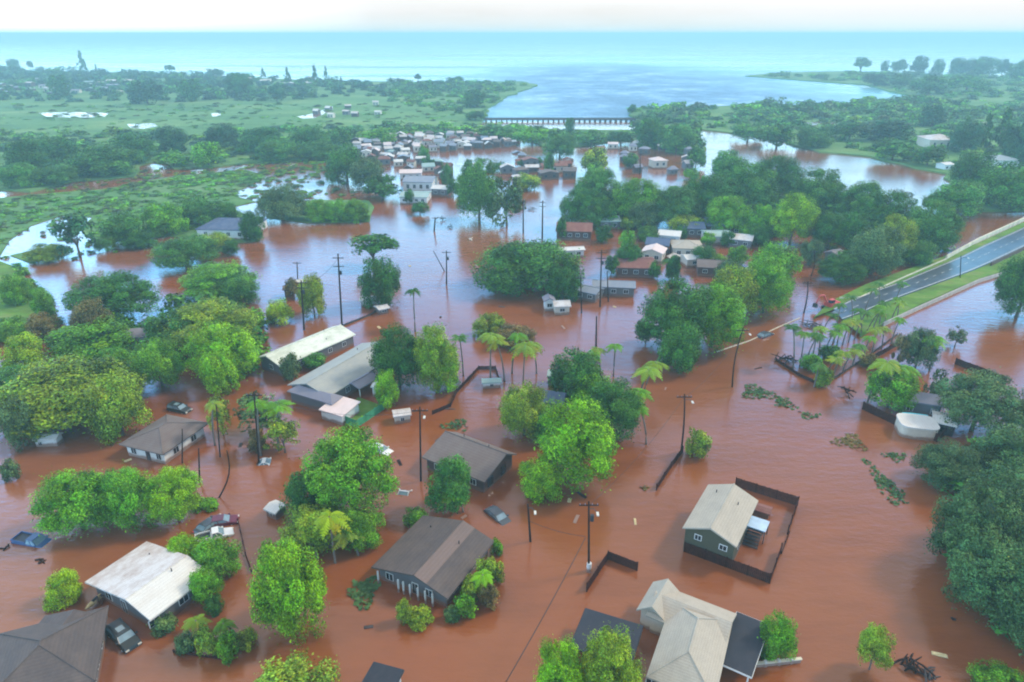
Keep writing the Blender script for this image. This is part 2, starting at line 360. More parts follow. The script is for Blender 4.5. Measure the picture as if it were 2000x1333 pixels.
for i in range(3): reg(('S',i), 51+i, 34, 110, .066, cr=(.24,.38))
for i in range(3): reg(('U',i), 71+i, 130, 280, .023, 'umbrella', cr=(.13,.24), fill=.03)
for i in range(2): reg(('V',i), 81+i, 46, 60, .07, 'umbrella', cr=(.14,.28), fill=.02)
for i in range(2): reg(('G',i), 91+i, 34, 60, .06, cr=(.14,.26), fill=.02)      # ragged, thin
for i in range(3): reg(('F',i), 101+i, 14, 22, .15, cr=(.3,.45))
for i in range(2): reg(('N',i), 111+i, 50, 40, .07, 'spire', cr=(.1,.2), fill=0)
def trunk_mesh(seed, n=5, split=.45):
    r_ = random.Random(seed); mb = MB()
    lean = Vector((r_.uniform(-.05,.05), r_.uniform(-.05,.05), 0))
    top = Vector((0,0,split))+lean
    mb.tube([(0,0,-.1),lean*.5+Vector((0,0,split*.5)),top], [.075,.055,.048], 8)
    for k in range(n):
        a = 2*math.pi*k/n+r_.uniform(-.4,.4); e = r_.uniform(.18,.34)
        p1 = top+Vector((math.cos(a)*e*.45,math.sin(a)*e*.45,.18)); p2 = top+Vector((math.cos(a)*e,math.sin(a)*e,.36+r_.uniform(-.06,.1)))
        mb.tube([top-Vector((0,0,.04)),p1,p2], [.038,.026,.01], 6)
    return mb.mesh('trunk', M['bark'], True)
TR = [trunk_mesh(i) for i in range(4)]
def frond_quads(g, n=15, length=1.0, droop=1.0, lw=.055):
    q = []; t = []
    for k in range(n+4):
        a = 2*math.pi*k/n+g.uniform(-.25,.25); up = g.uniform(.05,.75) if k < n else g.uniform(-.9,-.5); L_ = length*g.uniform(.7,1.12)*(1 if k < n else .7)
        d = np.array([math.cos(a),math.sin(a),0.]); s = np.array([-d[1],d[0],0.]); tt = g.uniform(.7,1.25)
        yl = g.uniform(0,.5) if up < .3 else 0
        for j in range(9):
            u = (j+.6)/9; u2 = u+.1
            def pt(u): return d*L_*u*.92+np.array([0,0,L_*(up*u-droop*(.35+.4*up)*u*u*1.3)])
            p, p2 = pt(u), pt(u2)
            wl = .30*L_*math.sin(math.pi*min(1,.12+u*.86))
            for sg in (-1,1):
                tip = p+s*sg*wl*.75+d*wl*.35+np.array([0,0,-wl*(.35+g.uniform(0,.3))])
                q.append([p,p2,tip+d*lw,tip]); t.append([tt*(1+yl),tt,tt*(1-yl*.5)] if k < n else [tt*1.9,tt*.75,tt*1.2])
    return np.array(q), np.array(t)
PALM = []
for i in range(4):
    g = np.random.default_rng(200+i); q, t = frond_quads(g, 15+i, 1.0, .9+.15*i); PALM.append(quads_to_mesh('fronds', q, t, M['leaf']))
def palm_trunk(seed):
    r_ = random.Random(seed); a = r_.uniform(0,6.28); mb = MB(); pts = []; rad = []
    for k in range(9):
        u = k/8; pts.append((math.cos(a)*(.08+.05*seed)*u*u,math.sin(a)*(.08+.05*seed)*u*u,u*1.02-.02)); rad.append(.020-.007*u+(.008 if k == 0 else 0)+(.0015 if k % 2 else 0))
    m_ = mb.tube(pts, rad, 8).mesh('trunk', M['palmbark'], True); return m_, Vector(pts[-1])
PT = [palm_trunk(i) for i in range(4)]

COLS = dict(vivid=(0.164,0.344,0.005), bright=(0.279,0.426,0.009), mid=(0.107,0.267,0.010), dark=(0.040,0.128,0.014), olive=(0.181,0.267,0.014), teal=(0.064,0.180,0.022),
            yellow=(.19,.30,.022), dull=(.062,.125,.035), grey=(0.080,0.139,0.040), brown=(0.160,0.123,0.032), blue=(0.032,0.102,0.032))
WORD = dict(vivid='vivid green', bright='bright lime green', mid='mid green', dark='dark green', olive='olive green', teal='deep green', yellow='yellow green', dull='dull green',
            grey='grey green', brown='brownish', blue='blue green')
rng = random.Random(5)
def jitc(c_, s=.12): 
    k = 1+rng.uniform(-s,s); return tuple(x*k*(1+rng.uniform(-s*.5,s*.5)) for x in c_)
def tree(x0, y0, x1, y1, kind, col, clear=1.0, label=None, name=None, group=None, cat='tree', trunk=True):
    """crown that fills this frame of the photograph, standing on the water or ground below it"""
    cx, cy = (x0+x1)/2, (y0+y1)/2; zc = clear+2
    for _ in range(8):
        p = P(cx, cy, zc); s = mpp(p); rx = (x1-x0)/2*s
        th = math.atan2(CAM_H-zc, p.y); hh = (y1-y0)/2*s
        um = kind in 'UV'
        q = hh*hh-(rx*.9*math.sin(th))**2
        rz = math.sqrt(q)/math.cos(th) if q > 0 else 0
        rz = min(max(rz, rx*(.38 if not um else .40)), rx*1.9)
        zc = clear+rz*(.82 if not um else .25)
    ry = rx*.9
    if trunk:
        e = empty(name or 'tree', (p.x,p.y,0), 0)
        H_ = zc+rz*.35
        i = rng.randrange(4)
        link('trunk', TR[i], e, (0,0,-.2), (max(rx*.95,H_*.25)*(.9 if not um else 1.25),)*2+(H_,), rng.uniform(0,6.28))
        cl = {'L':3,'M':4,'S':3,'U':3,'V':2,'G':2,'F':3,'N':2}[kind]
        o = link('crown', CR[(kind, rng.randrange(cl))], e, (0,0,zc), (rx*.93,ry*.93,rz*.95), rng.uniform(0,6.28) if abs(rx-ry) < 3 else rng.choice((0,math.pi)), jitc(COLS[col]))
    else:
        cl = {'L':3,'M':4,'S':3,'U':3,'V':2,'G':2,'F':3,'N':2}[kind]
        e = link(name or 'shrub', CR[(kind, rng.randrange(cl))], None, (p.x,p.y,max(zc-.3,rz*.45)), (rx*.93,ry*.93,rz*.95), rng.uniform(0,6.28), jitc(COLS[col]))
    d = label or ('%s %s' % (WORD[col], {'U':'umbrella crowned tree','V':'flat topped tree','G':'thin ragged tree','N':'spire shaped tree'}.get(kind, 'round crowned tree' if trunk else 'low leafy shrub')))
    tag(e, d, cat if trunk else 'shrub', group, auto=None if label else (cx, y1))
    return e
def shrub(x0, y0, x1, y1, col, label=None, kind='S', **k):
    return tree(x0, y0, x1, y1, kind, col, 0.0, label, trunk=False, **k)
def palm(bx, by, ty, wpx, col='mid', label=None, group=None, tx=None):
    b_ = P(bx, by); t_ = atY(bx if tx is None else tx, ty, b_.y); s = mpp(b_); h = max(1.5, t_.z); fr = wpx*s*.58
    h = max(1.2, h-fr*.25)
    e = empty('palm_tree', b_, rng.uniform(0,6.28)); me, tp = rng.choice(PT)
    k = h if h < 9 else h
    link('trunk', me, e, (0,0,-.4), (max(k,8),max(k,8),h+.4))
    link('fronds', rng.choice(PALM), e, (tp.x*max(k,8),tp.y*max(k,8),h-.05), (fr,)*3, rng.uniform(0,6.28), jitc(COLS[col]))
    tag(e, label or '%s palm tree' % WORD[col], 'palm tree', group, auto=None if label else (bx, by)); return e

# ------------------------------------------------------------------ houses
def roof_mb(Lx, Ly, ze, rise, kind, off=0.0, th=.22):
    mb = MB(); X, Y = Lx/2, Ly/2
    if kind == 'x':
        mb.extr([(-Y,ze),(off,ze+rise),(Y,ze),(Y,ze-th),(off,ze+rise-th*1.1),(-Y,ze-th)], -X, X, M=Matrix(((0,1,0,0),(1,0,0,0),(0,0,1,0),(0,0,0,1))))
    elif kind == 'y':
        mb.extr([(-X,ze),(off,ze+rise),(X,ze),(X,ze-th),(off,ze+rise-th*1.1),(-X,ze-th)], -Y, Y)
    elif kind == 'flat':
        mb.box(-X,X,-Y,Y,ze-th,ze)
    elif kind == 'shed':
        mb.extr([(-Y,ze),(Y,ze+rise),(Y,ze+rise-th),(-Y,ze-th)], -X, X, M=Matrix(((0,1,0,0),(1,0,0,0),(0,0,1,0),(0,0,0,1))))
    elif kind == 'hip':
        if Lx >= Ly: r1, r2 = (-(X-Y*.95),off), (X-Y*.95,off)
        else: r1, r2 = (off,-(Y-X*.95)), (off,Y-X*.95)
        v = [(-X,-Y,ze),(X,-Y,ze),(X,Y,ze),(-X,Y,ze),(r1[0],r1[1],ze+rise),(r2[0],r2[1],ze+rise)]
        f = [(0,1,5,4),(1,2,5),(2,3,4,5),(3,0,4)] if Lx >= Ly else [(0,1,4),(1,2,5,4),(2,3,5),(3,0,4,5)]
        mb.add(v+[(a,b,ze-th) for a,b,_ in v[:4]], f+[(9,8,7,6)]+[(0,6,7,1),(1,7,8,2),(2,8,9,3),(3,9,6,0)])
    return mb
def ridge_mb(Lx, Ly, ze, rise, kind, off=0.0):
    mb = MB(); X, Y = Lx/2, Ly/2; z = ze+rise+.03
    if kind == 'x': mb.tube([(-X-.02,off,z),(X+.02,off,z)], .09, 6)
    elif kind == 'y': mb.tube([(off,-Y-.02,z),(off,Y+.02,z)], .09, 6)
    elif kind == 'hip':
        if Lx >= Ly: r1, r2 = (-(X-Y*.95),off), (X-Y*.95,off); ends = ((-X,-Y,r1),(-X,Y,r1),(X,-Y,r2),(X,Y,r2))
        else: r1, r2 = (off,-(Y-X*.95)), (off,Y-X*.95); ends = ((-X,-Y,r1),(X,-Y,r1),(-X,Y,r2),(X,Y,r2))
        mb.tube([(*r1,z),(*r2,z)], .08, 6)
        for a,b,r_ in ends: mb.tube([(a,b,ze+.03),(*r_,z)], .07, 6)
    return mb
def wall_mb(Lx, Ly, ze, rise, kind, ov, off=0.0, z0=-1.2):
    mb = MB(); X, Y = Lx/2-ov, Ly/2-ov
    if kind in ('x','y'):
        A, B = (X, Y) if kind == 'y' else (Y, X)
        full = (Lx if kind == 'y' else Ly)/2
        zc = ze+rise*ov/full-.26
        prof = [(-A,z0),(A,z0),(A,zc),(off,ze+rise-.30),(-A,zc)]
        if kind == 'y': mb.extr(prof, -B, B)
        else: mb.extr(prof, -B, B, M=Matrix(((0,1,0,0),(1,0,0,0),(0,0,1,0),(0,0,0,1))))
    else: mb.box(-X,X,-Y,Y,z0,ze-.23)
    return mb
def window(par, side, t, z0, z1, wd, X, Y, frame='white', nm='window'):
    """side F/B/L/R of the wall block; t along it in metres from its middle"""
    fr, pn = MB(), MB()
    def bx(mb, h, w2, zz0, zz1, d0, d1):
        if side == 'F': mb.box(t-w2,t+w2,-Y-d1,-Y-d0,zz0,zz1)
        if side == 'B': mb.box(t-w2,t+w2,Y+d0,Y+d1,zz0,zz1)
        if side == 'L': mb.box(-X-d1,-X-d0,t-w2,t+w2,zz0,zz1)
        if side == 'R': mb.box(X+d0,X+d1,t-w2,t+w2,zz0,zz1)
    bx(fr, 0, wd/2, z0, z1, -.05, .05); bx(pn, 0, wd/2-.10, z0+.10, z1-.10, .02, .065)
    f = fr.build(nm, M[frame], par); pn.build('pane' if nm == 'window' else 'panel', M['glass'], f); bar = MB(); bx(bar, 0, .03, z0+.05, z1-.05, .03, .085); bar.build('glazing_bar', M[frame], f)
def frame3(A, B, C, ze):
    a, b, c_ = P(*A, ze), P(*B, ze), P(*C, ze)
    u = (b-a).xy; Lx = u.length; u.normalize(); v = Vector((-u.y, u.x)); Ly = (c_-b).xy.dot(v)
    if Ly < 0: v = -v; Ly = -Ly
    ctr = a.xy+u*Lx/2+v*Ly/2
    return Lx, Ly, Vector((ctr.x,ctr.y,0)), math.atan2(u.y,u.x)
def house(A, B, C, ze, rise, kind, roof, wall, label, name='house', ov=.5, off=0.0, wins=(), cat='house', group=None, posts=(), fascia=None):
    Lx, Ly, c_, rz = frame3(A, B, C, ze); e = empty(name, c_, rz)
    roof_mb(Lx, Ly, ze, rise, kind, off).build('roof', M[roof], e)
    if kind in ('x','y','hip'): ridge_mb(Lx, Ly, ze, rise, kind, off).build('ridge_cap', M[roof], e)
    if wall: wall_mb(Lx, Ly, ze, rise, kind, ov, off).build('wall', M[wall], e)
    else:
        for sx in (-1,1):
            for sy in (-1,1): MB().box(sx*(Lx/2-.35)-.08,sx*(Lx/2-.35)+.08,sy*(Ly/2-.35)-.08,sy*(Ly/2-.35)+.08,-1,ze-.2).build('post', M['white'], e)
    X, Y = Lx/2-ov, Ly/2-ov
    for w_ in wins: window(e, w_[0], w_[1], w_[2], w_[3], w_[4], X, Y, w_[5] if len(w_) > 5 else 'white', w_[6] if len(w_) > 6 else 'window')
    for (sx, sy) in posts: MB().box(sx-.09,sx+.09,sy-.09,sy+.09,-1,ze-.22).build('porch_post', M['white'], e)
    if fascia:
        X, Y = Lx/2+.02, Ly/2+.02
        if kind in ('flat','hip'):
            for q in ((-X,X,-Y-.05,-Y),(-X,X,Y,Y+.05),(-X-.05,-X,-Y,Y),(X,X+.05,-Y,Y)): MB().box(*q,ze-.26,ze-.04).build('fascia', M[fascia], e)
    if kind in ('x','y') and wall and Lx*Ly > 60:
        for (px_,py_) in ((Lx*.22,Ly*.18),(-Lx*.25,Ly*.30)):
            a_ = abs((px_-off) if kind == 'y' else (py_-off))/((Lx if kind == 'y' else Ly)/2); z_ = ze+rise*(1-a_)
            MB().tube([(px_,py_,z_-.2),(px_,py_,z_+.45)], .07, 7).build('vent_pipe', M['dark'], e)
    tag(e, label, cat, group)
    return e, Lx, Ly
# two-storey green house inside its fence
h, lx, ly = house((1333,1031),(1439,1069),(1478,977),4.0,1.5,'y','rstan','greenwall','dark green walled house with tan shingled gable roof standing inside a brown fence', ov=.35,
    wins=[('F',-1.5,2.6,3.5,1.0),('F',1.9,2.4,3.3,1.1),('R',-2.2,1.2,2.4,1.2),('R',2.5,1.2,2.4,1.2),('L',-2,1.6,2.6,1.1),('L',2,1.6,2.6,1.1)])
# deck and canopy behind it
e = empty('deck_canopy', P(1474,1034), math.atan2(62,167)*-.0+.0); q = P(1478,1022,2.2)
e.location = (q.x,q.y,0); e.rotation_euler[2] = h.rotation_euler[2]
MB().box(-1.5,1.5,-1.3,1.3,2.1,2.22).build('canopy_sheet', M['solar'], e)
for sx in (-1.4,1.4):
    for sy in (-1.2,1.2): MB().box(sx-.06,sx+.06,sy-.06,sy+.06,-1,2.1).build('post', M['dark'], e)
tag(e, 'pale blue sheet canopy on posts beside the dark green gabled house', 'canopy')
e = empty('deck_stairs', P(1466,1056)); e.rotation_euler[2] = h.rotation_euler[2]
for k in range(5): MB().box(-1.2,1.2,-1.5+k*.45,-1.05+k*.45,.1+k*.22,.2+k*.22).build('tread', M['greyfence'], e)
for sx in (-1.25,1.25):
    MB().tube([(sx,-1.5,-.4),(sx,-1.5,1.1),(sx,.9,2.1),(sx,.9,-.4)], .05, 6).build('railing', M['greyfence'], e)
MB().box(-1.2,1.4,.85,2.4,1.15,1.28).build('deck', M['greyfence'], e)
tag(e, 'grey wooden deck stairs beside the dark green gabled house', 'stairs')
e = empty('shed', P(1487,1004)); e.rotation_euler[2] = h.rotation_euler[2]
MB().box(-1.1,1.1,-.8,.8,-1,.9).build('wall', M['brownwall'], e); roof_mb(2.6,2.0,1.05,.3,'x').build('roof', M['rred'], e)
tag(e, 'small rusty red shed between the green house and its back fence', 'shed')

# large tan hipped house at the bottom
h, lx, ly = house((1262,1322),(1396,1372),(1445,1216),2.9,1.9,'hip','rstan','cream','large tan shingled hip roofed house at the bottom between two black flat carports', ov=.45,
    wins=[('F',-3.0,1.2,2.3,1.3),('F',.2,1.0,2.3,1.5),('F',3.6,1.2,2.3,1.2),('R',-4.5,.9,2.2,1.6),('R',-1,1.1,2.2,1.4),('L',0,1,2.2,1.3)])
# its back wing, joined into the same house
def wing(par, A, B, C, ze, rise, kind, roof, wall, off=0.0, nm='wing_roof', ov=.45):
    Lx, Ly, c_, rz = frame3(A, B, C, ze); T = Matrix.Translation(c_) @ Matrix.Rotation(rz,4,'Z')
    inv = (Matrix.Translation(par.location) @ Matrix.Rotation(par.rotation_euler[2],4,'Z')).inverted() @ T
    for nm_, mb, mt in ((nm, roof_mb(Lx,Ly,ze,rise,kind,off), roof), ('wing_wall', wall_mb(Lx,Ly,ze,rise,kind,ov,off), wall)):
        if mt: 
            o = mb.build(nm_, M[mt], par); o.matrix_local = inv
wing(h, (1243,1191),(1300,1216),(1332,1160),2.75,1.45,'y','rstan','cream', nm='wing_roof')
wing(h, (1262,1202),(1415,1265),(1436,1198),2.80,1.2,'x','rstan','cream', nm='back_roof')
house((1113,1263),(1232,1302),(1262,1224),2.5,0,'flat','rblack',None,'black flat carport roof left of the large tan hip roofed house','carport',cat='carport', fascia='dark')
house((1400,1292),(1468,1322),(1492,1216),2.45,0,'flat','rblack',None,'black flat carport roof with white fascia between tan house and round bush','carport',cat='carport', fascia='white')
e = empty('garden_wall', P(1520,1298), .12)
MB().box(-2.6,2.6,-.12,.12,-1,.5).build('wall', M['white'], e); MB().box(-2.7,2.7,-.18,.18,.5,.6).build('coping', M['palewall'], e)
for k in (-1.6,0,1.5): MB().box(k-.15,k+.15,-.2,.2,-1,.72).build('pier', M['white'], e)
tag(e, 'low white garden wall under the round bush right of the black carport', 'wall')
# slate roofed house with porch
h, lx, ly = house((725,1108),(874,1170),(974,1060),2.25,1.6,'y','rslate','greywall','dark slate gabled house with brown ridge strip and white porch posts at the front', ov=.7, off=.9,
    wins=[('F',-3.5,.5,1.7,1.2),('F',.5,.0,1.8,1.0,'white','door'),('F',2.6,.5,1.7,1.1),('R',-3,.8,1.7,1.3),('R',2,.8,1.9,1.3),('L',0,.8,1.9,1.3)],
    posts=[(-1.6,-5.9),(-.8,-5.9),(.2,-5.9),(1.4,-5.9),(2.5,-5.9),(3.6,-5.9),(-4.8,-5.9)])
X, Y = lx/2, ly/2
s1 = MB().add([(.95,-Y-.01,3.87),(.95,Y+.01,3.87),(.9+(X-.9)*.38,Y+.01,3.85-1.6*.38+.02),(.9+(X-.9)*.38,-Y-.01,3.85-1.6*.38+.02)], [(0,1,2,3)]); s1.build('ridge_strip', M['rbrownstrip'], h)
# brown gabled house behind it
h, lx, ly = house((824,893),(946,942),(1006,886),2.6,1.7,'x','rbrown','brownwall','brown gabled house with dark open gable end behind a leafy tree', ov=.55, off=1.6,
    wins=[('R',-2.2,.3,2.0,1.6,'dark'),('R',1.4,.3,2.0,1.4,'dark'),('F',-3.5,.8,1.9,1.2),('F',.5,.8,1.9,1.2),('F',3.6,.8,1.9,1.2)])
# white metal roofed house, left
h, lx, ly = house((165,1137),(293,1212),(403,1117),2.6,1.25,'y','rpale','greywall','white metal roofed house with low gable, its right slope cleaner and coloured as if lit', ov=.7, off=2.2,
    wins=[('F',-3,.7,1.9,1.2),('F',0,.0,2.0,1.0,'white','door'),('R',-3.5,.8,1.9,1.4),('R',.5,.8,1.9,1.4),('L',0,.8,1.9,1.2)])
X, Y = lx/2, ly/2
MB().add([(2.22,-Y-.02,3.85+.03),(2.22,Y+.02,3.85+.03),(X+.02,Y+.02,2.63),(X+.02,-Y-.02,2.63)], [(0,1,2,3)]).build('clean_lit_roof_panel', M['rwhite'], h)  # cleaner sheet, also whitened to carry the light on the right slope
# dark house in the bottom left corner
h, lx, ly = house((-60,1400),(186,1330),(92,1214),2.9,2.0,'hip','rslate','greywall','dark grey hip roofed house cut off by the bottom left corner', ov=.6,
    wins=[('R',-4,.9,2.1,1.3),('R',-1.5,.9,2.1,1.2),('R',1.5,.9,2.1,1.2),('F',3,.9,2.1,1.4),('F',-3,.9,2.1,1.4)])
wing(h, (40,1262),(170,1262),(150,1203),2.8,1.0,'y','rslate',None)
house((700,1345),(760,1362),(775,1305),2.3,0,'flat','rblack',None,'small black flat shed roof cut off by the bottom edge','shed',cat='shed', fascia='dark')
# brown hip house left
house((232,868),(318,888),(368,818),2.5,1.6,'hip','rbrown','white','brown hip roofed house with white walls beside the spreading tree', ov=.7,
    wins=[('F',-2.5,.6,1.8,1.2),('F',.5,.0,1.9,.9,'brownwall','door'),('F',2.8,.6,1.8,1.1),('R',-2,.6,1.8,1.3),('R',2,.6,1.8,1.3)])
# two long roofs
house((502,698),(548,717),(664,643),2.7,1.2,'y','rlichen','greywall','long white roofed building blotched with green lichen', ov=.45, off=-.8,
    wins=[('R',y_,.8,1.9,1.1) for y_ in (-9,-5,-1,3,7)]+[('F',0,.8,1.9,1.2)])
h, lx, ly = house((561,752),(640,776),(728,676),2.8,1.6,'y','rgrey','greywall','long grey roofed building with a violet hipped front beside the green fence', ov=.6,
    wins=[('R',y_,.8,2.0,1.2) for y_ in (-9,-5,-1,3,7)]+[('F',-2,.7,1.9,1.2),('F',2,.7,1.9,1.2)])
wing(h, (560,764),(648,790),(655,770),2.6,.9,'hip','rviolet','greywall', nm='porch_roof')
house((672,750),(702,760),(724,732),2.4,.7,'y','rviolet',None,'dark violet carport roof beside the long grey building','carport',cat='carport')
house((622,800),(668,814),(694,786),2.1,.5,'shed','rpink','white','pinkish white lean-to roof inside the corner of the green fence','lean_to',cat='shed', ov=.3)
# boxy camper shell
def box_hut(cx, cy, wpx, dpx, ht, rz, roof, wall, label, name='shed', cat='shed', rise=.35, kind='x', wins=(), group=None, auto=None, winall=False):
    p = P(cx, cy, ht*.6); s = mpp(p); W_, D_ = wpx*s, dpx*s
    e = empty(name, (p.x,p.y,0), rz)
    roof_mb(W_+.5,D_+.5,ht,rise,kind).build('roof', M[roof], e); wall_mb(W_+.5,D_+.5,ht,rise,kind,.25,z0=-1).build('wall', M[wall], e)
    for w_ in wins: window(e, *w_[:5], W_/2, D_/2, *(w_[5:]))
    tag(e, label, cat, group, auto); return e
box_hut(785,812,30,22,1.7,.25,'rpale','cream','boxy beige hut half under water right of the green fence',kind='x',wins=[('F',0,.4,1.2,.8),('R',0,.4,1.2,.6)])
box_hut(95,858,40,20,1.6,.05,'rwhite','white','small cream white hut at the foot of the spreading tree',kind='x',wins=[('F',-1,.3,1.0,.7)])
box_hut(539,996,26,26,1.4,-.5,'rwhite','greywall','small white shed beside the big mid left tree',kind='x',wins=[('F',0,.3,1.0,.7)])
box_hut(1075,785,56,44,2.7,-.3,'rblue','greywall','blue roofed house almost hidden by dark trees',name='house',cat='house',kind='x',rise=1.3,wins=[('F',0,.7,1.8,1.2)])
box_hut(1090,738,36,24,2.4,-.2,'rteal','greywall','small pale teal roofed shed behind the dark tree clump',rise=.6,wins=[('F',0,.7,1.5,.8)])
box_hut(275,660,84,40,2.8,.18,'rviolet','white','long dark roofed house below the big dark tree',name='house',cat='house',rise=1.3,wins=[('F',-4,.7,1.8,1.2),('F',0,.7,1.8,1.2),('F',4,.7,1.8,1.2)])
box_hut(430,605,40,26,2.4,.2,'rbrown','greywall','brown roofed shed behind the bright round shrub',rise=.8,wins=[('F',0,.7,1.5,1)])
box_hut(745,760,30,18,2.2,-.2,'rwhite','white','white shed among dark trees right of the long grey building',rise=.3,wins=[('F',0,.7,1.5,1)])
box_hut(960,748,34,14,1.4,.1,'rteal','white','low pale shed under the yellow palms',rise=.3,wins=[('F',0,.3,1,.8)])
# hidden-tree clump buildings and mid-distance houses: cx, cy, width, depth px, height, rot, roof, wall, rise, kind, label
MID = [
 (1122,450,70,60,3.2,-.12,'rred','brownwall',1.5,'x','long rust brown roofed house behind the umbrella tree'),
 (1188,434,42,26,3.0,.1,'rteal','greywall',1.0,'x','pale teal roofed house right of the long rust roof'),
 (1112,492,58,14,2.6,.15,'rwhite','white',.5,'x','low white roof just behind the umbrella tree'),
 (1240,520,74,48,3.0,-.1,'rred','brownwall',1.2,'x','dark red walled house with rust roof at the water edge'),
 (1277,496,44,30,3.2,-.4,'rpink','cream',1.2,'y','cream gable roofed house above the dark red house'),
 (1340,485,60,50,3.2,-.1,'rstan','cream',1.4,'hip','tan hip roofed house among the flooded row'),
 (1308,462,44,30,3.0,-.3,'rwhite','white',.9,'x','white roofed house behind the tan hip roof'),
 (1348,447,52,30,3.2,-.1,'rblue','greywall',1.2,'x','blue grey roofed house in front of the forest edge'),
 (1408,440,70,34,3.4,-.05,'rblue','brownwall',1.4,'x','wide dark blue roofed house in front of the forest edge'),
 (1398,462,50,26,2.8,0,'rteal','white',.8,'x','pale teal roof in front of the wide dark blue roof'),
 (1285,480,46,36,3.2,-.3,'rblue','greywall',1.3,'x','dark blue roofed house left of the tan hip roof'),
 (1388,522,56,40,2.8,-.2,'rbrown','brownwall',1.1,'x','brown roofed house at the water edge beside the long grove'),
 (1448,470,44,34,3.0,-.4,'rpale','greywall',1.0,'x','pale roofed house beside the long grove'),
 (1350,508,36,24,2.6,.2,'rwhite','cream',.8,'x','small white roof in front of the tan hip roof'),
 (1500,448,34,26,2.8,.5,'rpale','cream',.9,'x','small pale roof left of the deep green round tree'),
 (1630,500,30,22,2.6,.6,'rviolet','greywall',.9,'x','small violet grey roof in the gap of the right forest'),
 (1150,572,50,26,2.6,-.55,'rsteel','greywall',.8,'x','steel grey shed roof right of the umbrella tree'),
 (1198,562,84,26,2.8,-.12,'rsteel','greywall',.9,'x','long steel grey warehouse roof standing in open water'),
 (1072,592,24,22,2.8,.1,'rviolet','white',.8,'y','small violet roofed white hut under the umbrella tree'),
 (1096,600,34,24,2.4,.1,'rpale','cream',.8,'x','small pale roofed cream hut under the umbrella tree'),
 (455,445,104,44,3.6,-.08,'rblue','white',2.0,'hip','blue grey hip roofed white house among the marsh trees'),
 (720,588,34,12,1.8,.1,'rwhite','white',.3,'x','small white roof at the foot of the dark tree in open water'),
 (746,604,24,10,1.6,.6,'rpale','greywall',.3,'x','small tilted pale roof at the foot of the dark tree in open water'),
 (600,556,40,14,2.6,.35,'rwhite','brownwall',.6,'x','white roofed shack beside the left power poles'),
 (565,568,22,18,2.4,.2,'rbrown','brownwall',.5,'x','brown shack beside the left power poles'),
 (1832,278,58,26,6.0,-.1,'rpale','cream',2.4,'hip','two storey sand coloured villa on the east shore'),
 (1950,316,50,26,4.6,.1,'rwhite','white',1.6,'hip','white walled house on the east shore nearest the frame edge'),
 (1845,325,24,14,3.2,.3,'rwhite','white',.8,'x','small white hut below the sand coloured villa'),
 (1922,246,20,18,4.0,.2,'rwhite','white',1.0,'x','tiny white house among tall dark trees on the east shore'),
 (1285,318,30,30,4.2,.2,'rpink','cream',1.4,'hip','cream two storey house in the flooded eastern hamlet'),
 (822,358,60,44,4.6,-.1,'rsteel','white',1.4,'x','steel grey roofed two storey house at the near end of the hamlet'),
 (812,385,56,26,3.0,-.05,'rteal','white',.8,'x','pale teal verandah roof before the steel grey two storey house'),
 (803,340,44,24,3.4,.1,'rpink','white',.9,'x','pinkish white roof behind the steel grey two storey house'),
 (862,372,34,26,3.4,-.2,'rwhite','greywall',.9,'x','white roof right of the steel grey two storey house'),
]
for (cx,cy,wp,dp,ht,rz,rf,wl,rise,kd,lb) in MID:
    p = P(cx,cy,ht*.6); s = mpp(p); th = math.atan2(CAM_H,p.y); D_ = max(3.5, min(dp*s/math.sin(th)*.55, wp*s*1.0)); W_ = wp*s
    e = empty('house', (p.x,p.y,0), rz)
    roof_mb(W_,D_,ht,rise,kd).build('roof', M[rf], e); ridge_mb(W_,D_,ht,rise,kd).build('ridge_cap', M[rf], e); wall_mb(W_,D_,ht,rise,kd,.4,z0=-1).build('wall', M[wl], e)
    n = max(1,min(4,int(W_/3)))
    for k in range(n): window(e,'F',(k-(n-1)/2)*W_/n*.85,ht*.35,ht*.75,min(1.4,W_/n*.5),W_/2-.4,D_/2-.4,'white')
    if D_ > 4.5: window(e,'R',0,ht*.35,ht*.75,1.2,W_/2-.4,D_/2-.4,'white')
    tag(e, lb, 'house')
